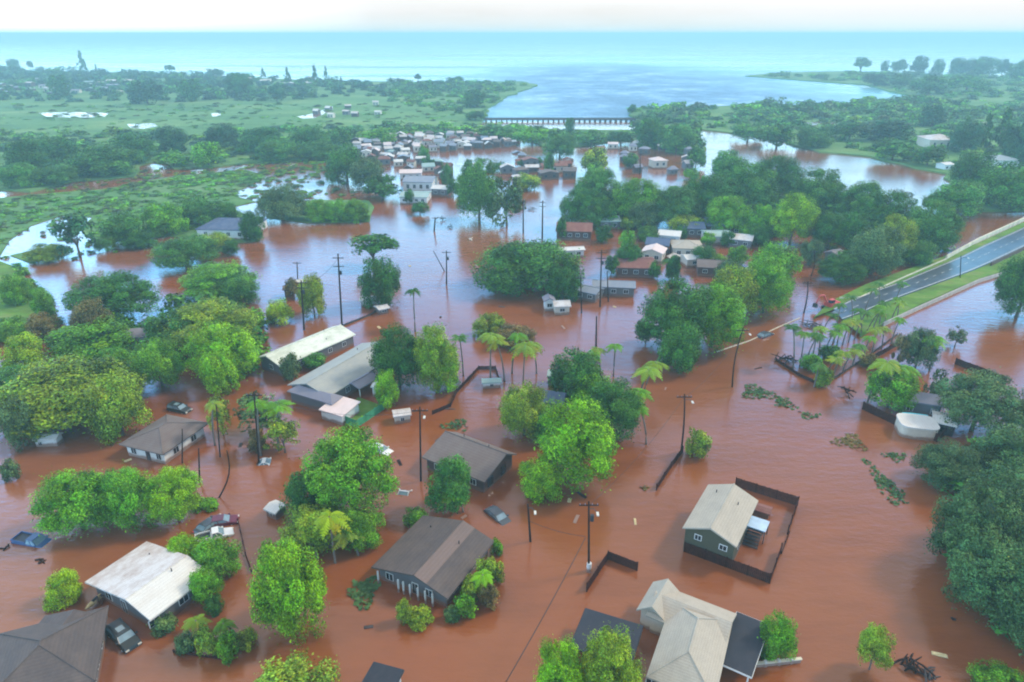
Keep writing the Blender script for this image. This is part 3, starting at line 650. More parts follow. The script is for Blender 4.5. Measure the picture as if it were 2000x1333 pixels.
# small houses of the flooded hamlets, each its own
def inpoly(x, y, poly):
    r_ = False; n = len(poly)
    for i in range(n):
        (x1,y1),(x2,y2) = poly[i],poly[(i+1)%n]
        if (y1 > y) != (y2 > y) and x < (x2-x1)*(y-y1)/(y2-y1)+x1: r_ = not r_
    return r_
RW = dict(rwhite='white', rpink='pinkish', rred='rust red', rpale='weathered pale', rsteel='steel grey', rbrown='brown', rteal='pale teal', rstan='tan', rviolet='violet grey', rblue='blue grey')
hr = random.Random(44)
def hamlet(poly, n, wpx, roofs, group, mind, hts=(2.6,4.2), w_lim=(5,12)):
    x0,x1 = min(p[0] for p in poly),max(p[0] for p in poly); y0,y1 = min(p[1] for p in poly),max(p[1] for p in poly); done = []; tries = 0
    while len(done) < n and tries < 6000:
        tries += 1; x,y = hr.uniform(x0,x1),hr.uniform(y0,y1)
        if not inpoly(x,y,poly): continue
        p = P(x,y)
        if any((p-q).length < mind for q in done): continue
        done.append(p); s = mpp(p); W_ = min(max(hr.uniform(*wpx)*s,w_lim[0]),w_lim[1]); D_ = W_*hr.uniform(.55,.85); ht = hr.uniform(*hts); rf = hr.choice(roofs); wl = hr.choice(('cream','greywall','greywall','brownwall','brownwall'))
        e = empty('house', (p.x,p.y,0), hr.uniform(-.5,.5)); kd = hr.choice(('x','x','y','hip')); rise = hr.uniform(.8,1.6)
        roof_mb(W_,D_,ht,rise,kd).build('roof', M[rf], e); wall_mb(W_,D_,ht,rise,kd,.3,z0=-1).build('wall', M[wl], e)
        for k in (-1,1): window(e,'F',k*W_*.22,ht*.35,ht*.75,W_*.16,W_/2-.3,D_/2-.3,'greywall')
        tag(e, 'small house with %s roof' % RW[rf], 'house', group, auto=(x,y))
hamlet([(680,286),(765,272),(1008,268),(1012,288),(900,296),(790,300),(735,310)], 95, (9,20), ['rwhite','rpale','rred','rpale','rbrown','rsteel','rviolet','rpink'], 'houses of the flooded hamlet', 6)
hamlet([(690,300),(790,300),(868,325),(885,350),(800,352),(770,330),(720,318)], 22, (15,26), ['rwhite','rsteel','rpale','rred','rteal'], 'houses of the flooded hamlet', 9)
hamlet([(975,340),(1020,325),(1125,325),(1130,352),(1010,360)], 9, (24,40), ['rred','rpale','rbrown'], 'houses in the row beyond the lagoon', 10, w_lim=(6,14))
hamlet([(1100,300),(1240,285),(1350,300),(1352,345),(1250,350),(1150,325)], 15, (14,24), ['rviolet','rpink','rpale','rred','rviolet'], 'houses of the eastern hamlet', 11)
hamlet([(0,160),(300,165),(300,184),(0,190)], 40, (12,22), ['rwhite','rpale','rsteel','rviolet','rteal'], 'houses on the west shore', 24, (3.5,6), (10,20))
hamlet([(460,158),(640,160),(640,172),(460,172)], 8, (10,18), ['rwhite','rpale'], 'houses on the west shore', 26, (3.5,6), (10,18))
hamlet([(590,212),(650,206),(760,205),(740,232),(600,235)], 8, (8,14), ['rwhite','rpale'], 'houses in the west fields', 16, (3,4), (6,9))

# ------------------------------------------------------------------ fences
def fence(pts, ht, mat, label, gaps=(), plank=.22, cat='fence', posts=True, z0=-.8, ground=0, auto=None):
    w_ = [P(x,y) for x,y in pts]; e = empty('fence', w_[0])
    for i in range(len(w_)-1):
        a, b = w_[i]-w_[0], w_[i+1]-w_[0]; d = b-a; L_ = d.length; u = d/L_; rz = math.atan2(u.y,u.x); T = Matrix.Translation(a) @ Matrix.Rotation(rz,4,'Z')
        n = max(1,int(L_/2.4)); st = L_/n
        for k in range(n):
            if (i,k) in gaps: continue
            mb = MB(); m_ = max(2,int(st/plank))
            for j in range(m_):
                hj = ht+rng.uniform(-.05,.05); mb.box(k*st+j*st/m_+.012,k*st+(j+1)*st/m_-.012,-.025,.025,z0,hj,T)
            mb.box(k*st+.05,(k+1)*st-.05,.028,.075,ht*.55,ht*.55+.09,T)
            mb.build('panel', M[mat], e)
        if posts:
            for k in range(n+1):
                MB().box(k*st-.07,k*st+.07,-.075,.0762,z0-.2,ht+.12,T).build('post', M[mat], e)
    tag(e, label, cat, auto=auto); return e
fence([(1336,1078),(1503,1140),(1524,1080)], 1.6, 'fence', 'dark brown board fence along the front of the green gabled house')
fence([(1436,950),(1557,988),(1538,1044)], 1.6, 'fence', 'dark brown board fence behind the green gabled house')
fence([(1146,1156),(1187,1093),(1244,1115)], 1.4, 'fence', 'short broken dark fence corner right of the white based pole', gaps=((1,2),))
fence([(1282,958),(1310,915),(1333,884)], 1.2, 'fence', 'dark fence line running down from the leaning power pole')
fence([(658,820),(697,836),(750,800)], 1.5, 'tarp', 'green tarp covered fence corner below the long grey building', plank=1.2)
fence([(1684,800),(1760,836),(1830,864),(1868,828)], 1.6, 'fence', 'long dark wall around the yard of the white tank')
fence([(1686,712),(1725,692),(1757,673)], 1.3, 'fence', 'short dark fence behind the small palms on the right')
fence([(1865,712),(1905,727),(1963,750)], 1.5, 'fence', 'dark reddish fence standing alone in open water at the right')
fence([(1515,705),(1560,735),(1606,756)], .7, 'fence', 'low dark wall in front of the palm row')
fence([(1606,756),(1700,694),(1752,655)], .5, 'greyfence', 'low grey fence beneath the palm row')
fence([(845,810),(880,795),(892,768),(935,722),(968,722),(975,745)], .8, 'fence', 'low dark fence curving beside the flooded lane')
fence([(1541,1042),(1526,1082)], .3, 'fence', 'nearly drowned stretch of fence between the right corners of the green house yard')
fence([(670,638),(720,618),(745,604)], .5, 'greyfence', 'half drowned grey fence near the dark tree in open water')
fence([(465,1020),(480,1085),(492,1120)], .5, 'fence', 'low dark fence right of the vivid shrubs at lower left')
fence([(500,1245),(440,1290),(340,1275)], .35, 'fence', 'drowned fence line beneath the low bushes at lower left')

# ------------------------------------------------------------------ highway
def ribbon(pts, z):  return [P(x,y,z) for x,y in pts]
N_ = [(2300,330),(2120,392),(2000,444),(1920,480),(1880,500),(1760,550),(1700,571),(1658,588),(1628,603)]
S_ = [(2360,365),(2150,424),(2000,482),(1935,513),(1900,528),(1785,570),(1730,590),(1690,608),(1645,624)]
ZR = 1.0
def strip(name, A_, B_, z, mat, th=None, parent=None):
    n = len(A_); v = [(a.x,a.y,z) for a in A_]+[(b.x,b.y,z) for b in B_]; f = [(i,i+1,n+i+1,n+i) for i in range(n-1)]
    mb = MB().add(v, f)
    if th:
        v2 = [(a.x,a.y,z-th) for a in A_]+[(b.x,b.y,z-th) for b in B_]; k = len(mb.v); mb.v += v2
        mb.f += [(i,k+i,k+i+1,i+1) for i in range(n-1)]+[(n+i,n+i+1,k+n+i+1,k+n+i) for i in range(n-1)]
    return mb.build(name, M[mat], parent)
Na, Sa = ribbon(N_,ZR), ribbon(S_,ZR)
struct(strip('road', Na, Sa, ZR, 'asphalt', 2.2))
def lerpl(t): return [a.lerp(b,t) for a,b in zip(Na,Sa)]
def lineat(t, w_, dash=None):
    c_ = lerpl(t); mb = MB()
    for i in range(len(c_)-1):
        a,b = c_[i],c_[i+1]; d = (b-a); L_ = d.length; u = d/L_; nn = Vector((-u.y,u.x,0))*w_/2; s_ = 0
        while s_ < L_:
            e_ = min(L_, s_+(dash or L_)); q = [a+u*s_-nn,a+u*e_-nn,a+u*e_+nn,a+u*s_+nn]; k = len(mb.v)
            mb.add([(p.x,p.y,ZR+.004) for p in q],[(0,1,2,3)]); s_ = e_+(dash*1.5 if dash else 1)
    return mb
struct(lineat(.5,.16,2.0).build('lane_marking', M['paint'])); struct(lineat(.06,.22).build('edge_line', M['paint'])); struct(lineat(.94,.22).build('edge_line', M['paint']))
# verges
Nv = ribbon([(2290,325),(2110,384),(1995,436),(1915,473),(1830,506),(1755,532),(1690,556),(1620,590),(1590,620)],.7)
struct(strip('north_verge', Nv, Na, .72, 'lawn', 1.5))
Sv = ribbon([(2400,400),(2200,470),(2050,520),(1975,526),(1915,545),(1850,573),(1790,600),(1730,630),(1680,656)],.5)
struct(strip('south_verge', Sa, Sv, .78, 'lawn', 1.6))
def rail(pts, z, ht, wd, mat, label, name='barrier', cat='barrier'):
    w_ = [P(x,y,z) for x,y in pts]; e = empty(name, w_[0])
    for i in range(len(w_)-1):
        a,b = w_[i]-w_[0], w_[i+1]-w_[0]; d = b-a; T = Matrix.Translation(a) @ Matrix.Rotation(math.atan2(d.y,d.x),4,'Z')
        MB().extr([(-wd,-1.6),(wd,-1.6),(wd*.5,ht),(-wd*.5,ht)], 0, d.length+.002*i, M=T @ Matrix.Rotation(-math.pi/2,4,'Z')).build('segment', M[mat], e)
    tag(e, label, cat); return e
rail([(2300,322),(2110,381),(1990,434),(1910,471),(1848,505)], .9, 1.0, .35, 'palewall', 'pale concrete parapet along the far side of the highway bridge')
rail([(1848,507),(1760,545),(1680,582),(1640,583)], .75, .35, .22, 'palewall', 'low pale kerb along the far side of the highway')
rail([(1975,529),(1912,548),(1850,576),(1790,603),(1725,633)], .6, .35, .3, 'concrete', 'low concrete wall along the water side of the highway verge')
rail([(2300,400),(2120,452),(2000,487),(1935,518)], 1.0, .9, .3, 'brownwall', 'dark weathered parapet on the near side of the highway')
rail([(1562,622),(1520,640),(1465,666),(1400,688)], .0, .16, .18, 'palewall', 'yellowish kerb just showing above the water beyond the curved pole')
# river bridge
e = empty('bridge', P(1095,238)); c0 = P(1095,238)
a, b = P(945,236)-c0, P(1248,238)-c0
MB().box(a.x,b.x,-4,4,1.6,2.1).build('deck', M['greyfence'], e)
for sy in (-4,4): MB().box(a.x,b.x,sy-.2,sy+.2,2.1,2.6).build('parapet', M['greyfence'], e)
for k in range(30):
    x_ = a.x+(b.x-a.x)*(k+.5)/30; MB().box(x_-.5,x_+.5,-3.5,3.5,-2,1.6).build('pier', M['greyfence'], e)
tag(e, 'long low bridge on many piers across the river mouth', 'bridge')

# ------------------------------------------------------------------ poles and wires
TOPS = {}
def pole(key, bx, by, tx, ty, label, arms=1, base=False, r=.17, bend=0, auto=None, transf=False, lamp=False):
    b_ = P(bx,by); t_ = atY(tx,ty,b_.y); d = t_-b_; e = empty('utility_pole', b_)
    pts = [Vector((0,0,-1))+d*(-.02)]+[d*(k/6)+Vector((bend*math.sin(math.pi*k/6),0,0)) for k in range(7)]
    MB().tube(pts, [r,r]+[r*(1-.06*k) for k in range(1,7)], 8).build('pole', M['pole'], e, smooth=True)
    for k in range(arms):
        c_ = d*(.95-.1*k); L_ = 1.25; ar = MB().box(c_.x-L_,c_.x+L_,-.07,.07,c_.z-.07,c_.z+.07).build('crossarm', M['pole'], e)
        for s_ in (-1.1,-.45,.45,1.1): MB().tube([(c_.x+s_,0,c_.z+.05),(c_.x+s_,0,c_.z+.28)], .05, 6).build('insulator', M['rviolet'], ar)
    if transf:
        c_ = d*.78; MB().tube([(c_.x+.42,0,c_.z-.5),(c_.x+.42,0,c_.z+.4)], .25, 10).build('transformer', M['dark'], e)
    if lamp:
        c_ = d*.9; MB().tube([c_,c_+Vector((.5,-.6,.5)),c_+Vector((.9,-1.5,.6))], .05, 6).build('lamp_arm', M['dark'], e)
        MB().box(c_.x+.75,c_.x+1.05,-2.1,-1.4,c_.z+.5,c_.z+.65).build('lamp_head', M['lamp'], e)
    if base: MB().tube([(0,0,-.5),(0,0,1.4)], r*1.9, 10).build('pole_base', M['white'], e)
    TOPS[key] = b_+d*.95; tag(e, label, 'utility pole', auto=auto); return e
pole('a',1150,1116,1150,980,'tall brown utility pole with a white painted base',1,True,transf=True,lamp=True)
pole('b',1036,1058,1031,985,'short utility pole with a meter box behind the white based pole',0,lamp=True)
pole('c',822,940,820,795,'tall thin utility pole left of the brown gabled house',1,lamp=True)
pole('d',1330,884,1337,770,'leaning utility pole at the top of the dark fence line',1,lamp=True,bend=.2)
pole('e',1430,756,1452,640,'curved leaning pole beside the long grove',1,lamp=True,bend=-.5)
pole('f',506,905,496,765,'tall pole among the thin palms at centre left',1)
pole('g',430,893,422,790,'thin dark pole left of the thin palms',0,r=.13)
pole('h',390,942,388,876,'short bare dark stump pole beyond the clipped hedge trees',0,r=.15)
pole('i',356,905,356,838,'thin bare pole beside the brown hip roofed house',0,r=.12)
pole('j',428,972,443,880,'bent dark pole rising behind the clipped hedge trees',0,r=.13,bend=.9)
pole('k',669,655,660,496,'tallest dark pole standing in the open lagoon',2,transf=True,r=.25)
pole('l',594,645,588,548,'dark pole just behind the white lichen roof',2,transf=True,r=.25)
pole('m',582,560,580,512,'slim pole behind the white roofed shack',1,r=.2)
pole('n',1164,686,1165,618,'bare dark pole in open water below the umbrella tree',0,r=.22)
pole('o',1136,612,1134,540,'slim pole right of the umbrella tree',1,r=.18)
pole('p',1172,600,1175,488,'double armed pole left of the grey warehouse',2,transf=True,r=.22)
pole('q',1188,590,1186,530,'short slim pole left of the grey warehouse',0,r=.18)
pole('r',872,556,872,490,'pole with dark crossarm alone in the lagoon',1,r=.22,transf=True)
pole('s',1059,468,1060,392,'pole with double crossarm in the far lagoon',2,r=.3)
pole('t',1022,456,1022,392,'slim pole left of the double armed far pole',1,r=.28)
pole('u',1875,548,1877,500,'slim street pole on the highway verge',0,r=.14,lamp=True)
pole('v',1584,540,1590,490,'leaning pole at the gap in the right forest',1,r=.2,bend=.6)
pole('w',1570,612,1578,550,'leaning pole left of the red excavator',1,r=.2,bend=.3)
pole('x',848,452,850,425,'short far pole beyond the lagoon centre',1,r=.3)
pole('y',868,530,846,490,'thin leaning pole left of the lone lagoon pole',0,r=.15)
pole('z',1250,340,1251,300,'slim far pole in the eastern hamlet',1,r=.35)
def cable(a, b, label, sag=1.0, r=.035):
    pts = [a.lerp(b,k/14)-Vector((0,0,sag*4*(k/14)*(1-k/14))) for k in range(15)]
    o = MB().tube([p-pts[0] for p in pts], r, 5).build('power_cable', M['wire']); o.location = pts[0]; tag(o, label, 'power cable')
A_ = TOPS['a']; z_ = A_.z*.52
cable(Vector((A_.x-.2,A_.y,z_)), P(960,1380,z_-.5), 'cable from the white based pole toward the bottom edge', .5, .05)
cable(Vector((A_.x-.2,A_.y,z_+.2)), Vector((TOPS['b'].x,TOPS['b'].y,TOPS['b'].z*.6)), 'cable between the white based pole and the short pole', .4, .035)
cable(TOPS['a'], TOPS['d'], 'cable from the white based pole to the leaning fence pole', 1.4, .025)
cable(TOPS['d'], TOPS['e'], 'cable from the leaning fence pole to the curved pole', 1.8, .025)
cable(TOPS['e'], TOPS['w'], 'cable from the curved pole to the pole by the excavator', 2, .025)
cable(TOPS['c'], TOPS['f'], 'cable from the thin pole at the brown house to the palms pole', 2, .025)
cable(TOPS['k'], TOPS['l'], 'cable between the tallest lagoon pole and its left neighbour', 1.5, .03)
cable(TOPS['w'], TOPS['v'], 'cable between the two leaning poles near the excavator', 1.5, .03)

# ------------------------------------------------------------------ vehicles
def car(bx, by, heading, sink, paint, label, kind='sedan', name='car', L_=4.6, W_=1.8, pitch=0, roll=0, cat='car'):
    p = P(bx,by,.5); e = empty(name, (p.x,p.y,-sink), heading); e.rotation_euler = (roll,pitch,heading)
    h, X, Y = .95, L_/2, W_/2
    hood = 1.0 if kind != 'suv' else 1.1
    prof = [(-X,.35),(X,.35),(X+.05,.6),(X-.1,hood-.18),(X-1.1,hood),(-X+.15,hood),(-X-.03,.7)]
    body = MB().extr(prof, -Y, Y).build('body', M[paint], e, bevel=.1)
    if kind == 'suv': cab = [(X-1.25,hood),(-X+.15,hood),(-X+.3,1.62),(X-1.9,1.66)]
    elif kind == 'pickup': cab = [(X-1.2,hood),(-.35,hood),(-.2,1.6),(X-1.9,1.62)]
    else: cab = [(X-1.15,hood),(-X+.55,hood),(-X+1.15,1.38),(X-1.95,1.42)]
    (xf,_),(xb,_),(xb2,zt),(xf2,zf) = cab; yi = Y*.80
    v = [(xf,-Y*.95,hood),(xb,-Y*.95,hood),(xb,Y*.95,hood),(xf,Y*.95,hood),(xf2,-yi,zf),(xb2,-yi,zt),(xb2,yi,zt),(xf2,yi,zf)]
    MB().add(v, [(0,1,5,4),(1,2,6,5),(2,3,7,6),(3,0,4,7),(4,5,6,7),(0,3,2,1)]).build('glasshouse', M['carglass'], e)
    MB().box(xb2-.05,xf2+.05,-yi-.02,yi+.02,zt-.02,zt+.07).build('roof', M[paint], e, bevel=.03)
    for sy in (-1,1):
        for (xa, xc) in ((xf,xf2),(xb,xb2),((xf+xb)/2,(xf2+xb2)/2)):
            MB().tube([(xa,sy*Y*.95,hood),(xc,sy*(yi+.01),zt)], .05, 5).build('pillar', M[paint], e)
    for sx in (X-.85,-X+.85):
        for sy in (-1,1):
            wh = MB().tube([(sx,sy*(Y-.2),.33),(sx,sy*(Y+.02),.33)], .33, 16).build('wheel', M['rubber'], e); MB().tube([(sx,sy*(Y-.0),.33),(sx,sy*(Y+.035),.33)], .19, 12).build('rim', M['whitecar'], wh)
    for sy in (-1,1):
        MB().box(X-.08,X+.07,sy*Y*.72-.2,sy*Y*.72+.2,.62,.78).build('headlight', M['lamp'], e); MB().box(-X-.08,-X+.05,sy*Y*.8-.12,sy*Y*.8+.12,.65,.85).build('tail_light', M['red'], e)
        MB().box(xf-.25,xf-.02,sy*(Y+.12)-.1,sy*(Y+.12)+.1,hood+.02,hood+.18).build('mirror', M[paint], e)
    if kind == 'pickup':
        MB().box(-X+.15,-.5,-Y*.82,Y*.82,hood+.004,hood+.012).build('bed_floor', M['dark'], e)
        for sy in (-1,1): MB().box(-X+.1,-.45,sy*Y*.9-.06,sy*Y*.9+.06,hood,hood+.22).build('bed_side', M[paint], e)
        MB().box(-X+.02,-X+.12,-Y*.95,Y*.95,hood,hood+.22).build('tailgate', M[paint], e)
    if kind == 'suv':
        for sy in (-1,1): MB().tube([(xb2+.2,sy*.62,zt+.15),(xf2-.2,sy*.62,zt+.15)], .025, 5).build('roof_rail', M['dark'], e)
        MB().box(-.9,.0,-.4,.4,zt+.07,zt+.085).build('sunroof', M['carglass'], e)
    tag(e, label, cat); return e
car(241,1242,R(-38),.35,'blackcar','black estate car standing in shallow flood water beside the white metal roofed house','suv',L_=4.9,W_=1.95)
car(62,1052,R(-12),.75,'bluecar','blue pickup drowned to its windows at the left edge','pickup','pickup_truck',L_=5.4,W_=2.0,cat='pickup',pitch=R(3))
car(972,1003,R(-50),.72,'greycar','dark grey car sunk to its bonnet behind the slate roofed house',L_=4.7,pitch=R(3))
car(350,797,R(-20),.45,'blackcar','black car parked behind the brown hip roofed house','suv')
car(432,1016,R(15),.45,'maroon','maroon car at the head of the vehicles behind the vivid shrubs',L_=4.6)
car(410,1022,R(60),.5,'greycar','grey car wedged beside the maroon car')
car(418,1043,R(25),.55,'whitecar','white pickup just below the maroon car','pickup','pickup_truck',L_=5.0,cat='pickup')
car(742,874,R(-30),.75,'whitecar','white car drowned to the roof behind the big mid left tree')
car(1495,652,R(35),.55,'greycar','grey car stranded on the yellowish kerb near the curved pole')
car(1640,612,R(25),.2,'greycar','grey car stopped behind the red excavator')
car(520,898,R(10),1.0,'whitecar','white car roof at the foot of the palms pole',L_=3.6)
car(790,955,R(80),1.05,'whitecar','small white car roof left of the thin utility pole',L_=3.2)
# excavator
p = P(1622,602); e = empty('excavator', (p.x,p.y,0), R(205))
for sy in (-1,1): MB().extr([(-2,.1),(-1.7,-.3),(1.7,-.3),(2,.1),(1.7,.55),(-1.7,.55)], sy*1.1-.28, sy*1.1+.28).build('track', M['rubber'], e, bevel=.06)
MB().box(-1.7,1.5,-1.15,1.15,.65,1.6).build('body', M['red'], e, bevel=.12); cb = MB().box(.1,1.55,.15,1.15,1.6,2.8).build('cab', M['red'], e, bevel=.06)
MB().box(.25,1.60,.25,1.19,1.9,2.6).build('window', M['glass'], cb); MB().box(-2.1,-1.3,-1.1,1.1,.8,1.75).build('counterweight', M['red'], e, bevel=.1)
MB().tube([(1.2,-.3,1.5),(3.0,-.3,3.9),(4.4,-.3,4.0)], [.28,.26,.2], 6).build('boom', M['red'], e); MB().tube([(4.3,-.3,4.1),(5.3,-.3,1.9)], [.2,.14], 6).build('stick', M['red'], e)
MB().extr([(5.0,1.0),(5.9,1.1),(5.7,2.0),(5.2,2.1)], -.8, .2).build('bucket', M['dark'], e)
tag(e, 'red excavator working at the flooded end of the highway', 'excavator')
# water tank group
p = P(1790,833,1.3); e = empty('water_tank', (p.x,p.y,0), -.22)
n = 32
def sup(k, sx, sy): a = 2*math.pi*k/n; c_, s_ = math.cos(a), math.sin(a); return (math.copysign(abs(c_)**.5,c_)*sx, math.copysign(abs(s_)**.5,s_)*sy)
MB().prism([sup(k,3.1,2.5) for k in range(n)], -1, 2.1).build('tank', M['cream'], e); MB().prism([sup(k,3.2,2.6) for k in range(n)], 2.1, 2.35).build('lid', M['rwhite'], e)
MB().tube([(-1.8,2.65,2.25),(0,2.75,2.3),(2.4,2.6,2.25)], .16, 6).build('rim_band', M['turq'], e)
tag(e, 'white round cornered water tank with turquoise rim inside the dark walled yard', 'water tank')
box_hut(1842,826,36,44,2.3,-.5,'rwhite','dark','white roofed shed right of the white water tank',rise=.4,wins=[('F',0,.5,1.6,1.4,'dark')])
box_hut(1798,788,62,40,2.8,-.35,'rviolet','greywall','violet grey roofed house behind the white water tank',name='house',cat='house',rise=1.2,wins=[('F',-2,.7,1.8,1.2),('F',2,.7,1.8,1.2)])

# ------------------------------------------------------------------ debris and weed rafts
def raft(x0, y0, x1, y1, col, label, n=120, flat=.18, auto=None, name='weed_raft'):
    g = np.random.default_rng(int(x0*3+y0)); c_ = P((x0+x1)/2,(y0+y1)/2); a, b = P(x0,(y0+y1)/2), P(x1,(y0+y1)/2); rx = (b-a).length/2; ry = (P(0,y0).y-P(0,y1).y)/2
    th = g.uniform(0,6.28,n); r_ = g.random(n)**.6; lob = 1+.3*np.sin(th*3+x0); pos = np.stack([np.cos(th)*r_*rx*lob,np.sin(th)*r_*ry*lob,g.uniform(.02,flat,n)],1)
    s = g.uniform(.12,.38,n)[:,None]; k = g.normal(size=(n,3))*[.35,.35,0]+[0,0,1]; k /= np.linalg.norm(k,axis=1)[:,None]; d = np.cross(k,g.normal(size=(n,3))); d /= np.linalg.norm(d,axis=1)[:,None]; f = np.cross(k,d)
    q = np.stack([pos-d*s-f*s*.5,pos+d*s-f*s*.6,pos+d*s*.8+f*s*.6,pos-d*s*.9+f*s*.5],1); t = g.uniform(.6,1.4,n)[:,None]*np.ones((1,3))
    o = link(name, quads_to_mesh(name,q,t,M['leaf']), None, (c_.x,c_.y,0), color=COLS[col]); tag(o, label, 'weeds' if name == 'weed_raft' else 'debris', auto=auto); return o
for (x0,y0,x1,y1,cl,lb,n) in ((1448,754,1512,782,'dull','largest olive weed raft in open water below the curved pole',260),(1512,776,1552,800,'dull','smaller weed raft right of the largest raft',120),
    (1632,850,1690,880,'brown','brown weed raft in the open water left of the walled yard',180),(1728,884,1770,902,'dull','thin grey weed raft above the long floating clump',90),
    (1712,905,1748,990,'dull','long upright weed clump floating in the open right water',260),(684,1128,738,1186,'dull','diagonal weed raft left of the slate roofed house',260),
    (865,822,915,842,'dull','weed raft just behind the brown gabled house',120),(1560,805,1600,820,'dull','faint weed patch in the wide right water',50),
    (1250,948,1268,960,'brown','dark scrap floating left of the dark fence line',16),(250,0,0,0,'','',0)):
    if n: raft(x0,y0,x1,y1,cl,lb,n)
def debris(cx, cy, wpx, label, n=12, mat='pole', ht=.5, seed=1):
    r_ = random.Random(seed+int(cx)); p = P(cx,cy); s = mpp(p); R_ = wpx*s/2; e = empty('debris_pile', p)
    for k in range(n):
        a = r_.uniform(0,math.pi); l_ = r_.uniform(.3,.9)*R_; q = Vector((r_.uniform(-.6,.6)*R_,r_.uniform(-.6,.6)*R_,r_.uniform(0,ht)))
        MB().tube([q-Vector((math.cos(a)*l_,math.sin(a)*l_,0)),q+Vector((0,0,r_.uniform(0,ht*.5))),q+Vector((math.cos(a)*l_,math.sin(a)*l_,r_.uniform(-.2,ht*.6)))], [.10,.13,.06], 5).build('branch' if k % 3 else 'plank', M[mat], e)
    tag(e, label, 'debris')
debris(1532,706,46,'tangle of dark branches at the left end of the palm row',14,ht=1.2)
debris(1652,772,34,'dark broken branch in the water right of the palm row',8,ht=1.3)
debris(1488,768,14,'single dark log beside the largest weed raft',3,ht=.2)
debris(1775,1305,56,'heap of drowned branches right of the small lone tree',14,ht=.8)
debris(1812,1318,34,'pale stone coloured scraps beside the drowned branches',8,'greyfence',.5)
debris(1590,640,50,'broken timber drifting before the red excavator',14,'greyfence',.7)
debris(195,1175,24,'brown clutter left of the white metal roofed house porch',7,'brownwall',.8)
debris(80,1095,26,'thin drifting branch below the blue pickup',4,'pole',.1)
debris(10,1070,16,'dark scrap left of the blue pickup',4,'pole',.3)
debris(862,430,22,'dark stump cluster beyond the lagoon centre',7,'pole',1.5)
debris(880,445,18,'smaller dark stump right of the far cluster',5,'pole',1.0)
debris(985,440,22,'dark driftwood right of the tall lagoon tree',6,'pole',1.0)
debris(1038,410,20,'dark driftwood beyond the double armed far pole',5,'pole',.6)
debris(920,470,14,'pale scrap in the brown reflection of the lagoon tree',5,'palewall',.8)
debris(1860,1210,12,'tiny dark scrap in the open right water',3,'pole',.2)
e = empty('porch_kayak', P(188,1180)); MB().tube([(-1.5,0,.6),(-1,0,.55),(0,0,.5),(1,0,.55),(1.5,0,.6)],[.05,.28,.34,.28,.05],10).build('hull', M['straw'], e); MB().tube([(-.4,0,.75),(.4,0,.75)],[.2,.2],8).build('cockpit', M['dark'], e)
e.rotation_euler[2] = 1.3; tag(e, 'straw coloured kayak lying on end left of the white metal roof', 'kayak')

# ------------------------------------------------------------------ near and middle trees (frame in the photograph, kind, colour, clear trunk, label)
T = tree
T(598,842,776,1015,'L','mid',1.5,'largest vivid tree, rising between the white shed and the brown gabled house')
T(548,925,660,1030,'M','dark',.5,'dark lower tree leaning left against the largest vivid tree')
T(545,985,665,1085,'M','olive',.3,'olive green bushy tree in front of the largest vivid tree')
T(655,990,750,1075,'M','mid',.3,'mid green bushy tree in front of the largest vivid tree')
T(484,1062,642,1246,'L','vivid',.5,'bright green dense oval tree right of the white metal roofed house')
T(72,920,225,1050,'L','mid',.6,'leftmost of the three clipped trees behind the white metal roofed house')
T(185,915,315,1035,'L','mid',.6,'middle of the three clipped trees behind the white metal roofed house')
T(285,915,392,1026,'L','vivid',.6,'rightmost and brightest of the three clipped trees behind the white metal roofed house')
shrub(375,968,428,1000,'mid','small shrub at the right end of the three clipped trees')
T(1040,785,1212,955,'L','vivid',1.0,'bright lime green round tree between the brown gabled house and the lane')
T(1010,895,1102,982,'M','vivid',.2,'low mid green tree at the foot of the bright lime green round tree')
T(1125,745,1262,862,'L','dark',.6,'dark dense tree behind the bright lime green round tree')
T(1068,688,1180,790,'M','dark',.8,'darkest tree beside the pale teal shed')
T(1105,720,1200,800,'M','mid',.5,'mid green tree in the middle of the dark clump with palms')
T(968,752,1080,862,'L','olive',.4,'speckled olive tree left of the blue roofed house')
T(1030,800,1090,870,'M','teal',.2,'deep green tree below the blue roofed house')
T(5,700,272,872,'U','olive',1.6,'giant spreading olive green tree at the left edge')
T(170,745,285,862,'M','olive',.5,'right hand lobe tree of the giant spreading tree')
T(0,780,75,880,'M','grey',.3,'grey green tree at the frame edge below the giant spreading tree')
T(720,640,835,765,'L','dark',.8,'dark tree right of the long grey building')
T(800,640,902,772,'L','olive',.6,'yellowish tree right of the dark tree by the long grey building')
T(728,728,782,802,'M','vivid',.2,'small vivid tree behind the green tarp fence')
T(838,690,905,770,'M','vivid',.2,'vivid green small tree at the left side of the flooded lane')
T(252,665,362,760,'L','mid',.8,'round mid green tree above the pale patch of water beside the giant tree')
T(100,625,255,712,'M','mid',.5,'wide mid green tree behind the giant spreading tree')
T(325,585,505,690,'L','olive',.8,'large olive tree left of the bright round shrub')
T(360,635,506,752,'L','vivid',.5,'vivid green tree left of the long white lichen roof')
T(285,605,405,690,'M','teal',.5,'deep green tree between the olive tree and the round mid green tree')
T(395,690,462,775,'M','vivid',.4,'small vivid tree leaning out over the brown lane')
T(190,680,268,742,'M','mid',.3,'small mid green tree against the back of the giant tree')
T(0,655,85,735,'M','bright',.4,'lime topped tree at the left edge behind the giant tree')
T(-40,715,90,790,'M','teal',.3,'deep green tree at the left edge left of the giant tree')
T(136,534,310,632,'L','dark',1.5,'big dark tree with ragged outline standing by the left lagoon')
T(140,588,222,682,'M','brown',.5,'brownish tree in front of the big dark lagoon tree')
T(190,620,252,680,'S','teal',.4,'small deep green tree below the big dark lagoon tree')
T(294,462,432,535,'U','teal',2.2,'wide flat deep green tree before the blue grey roofed white house')
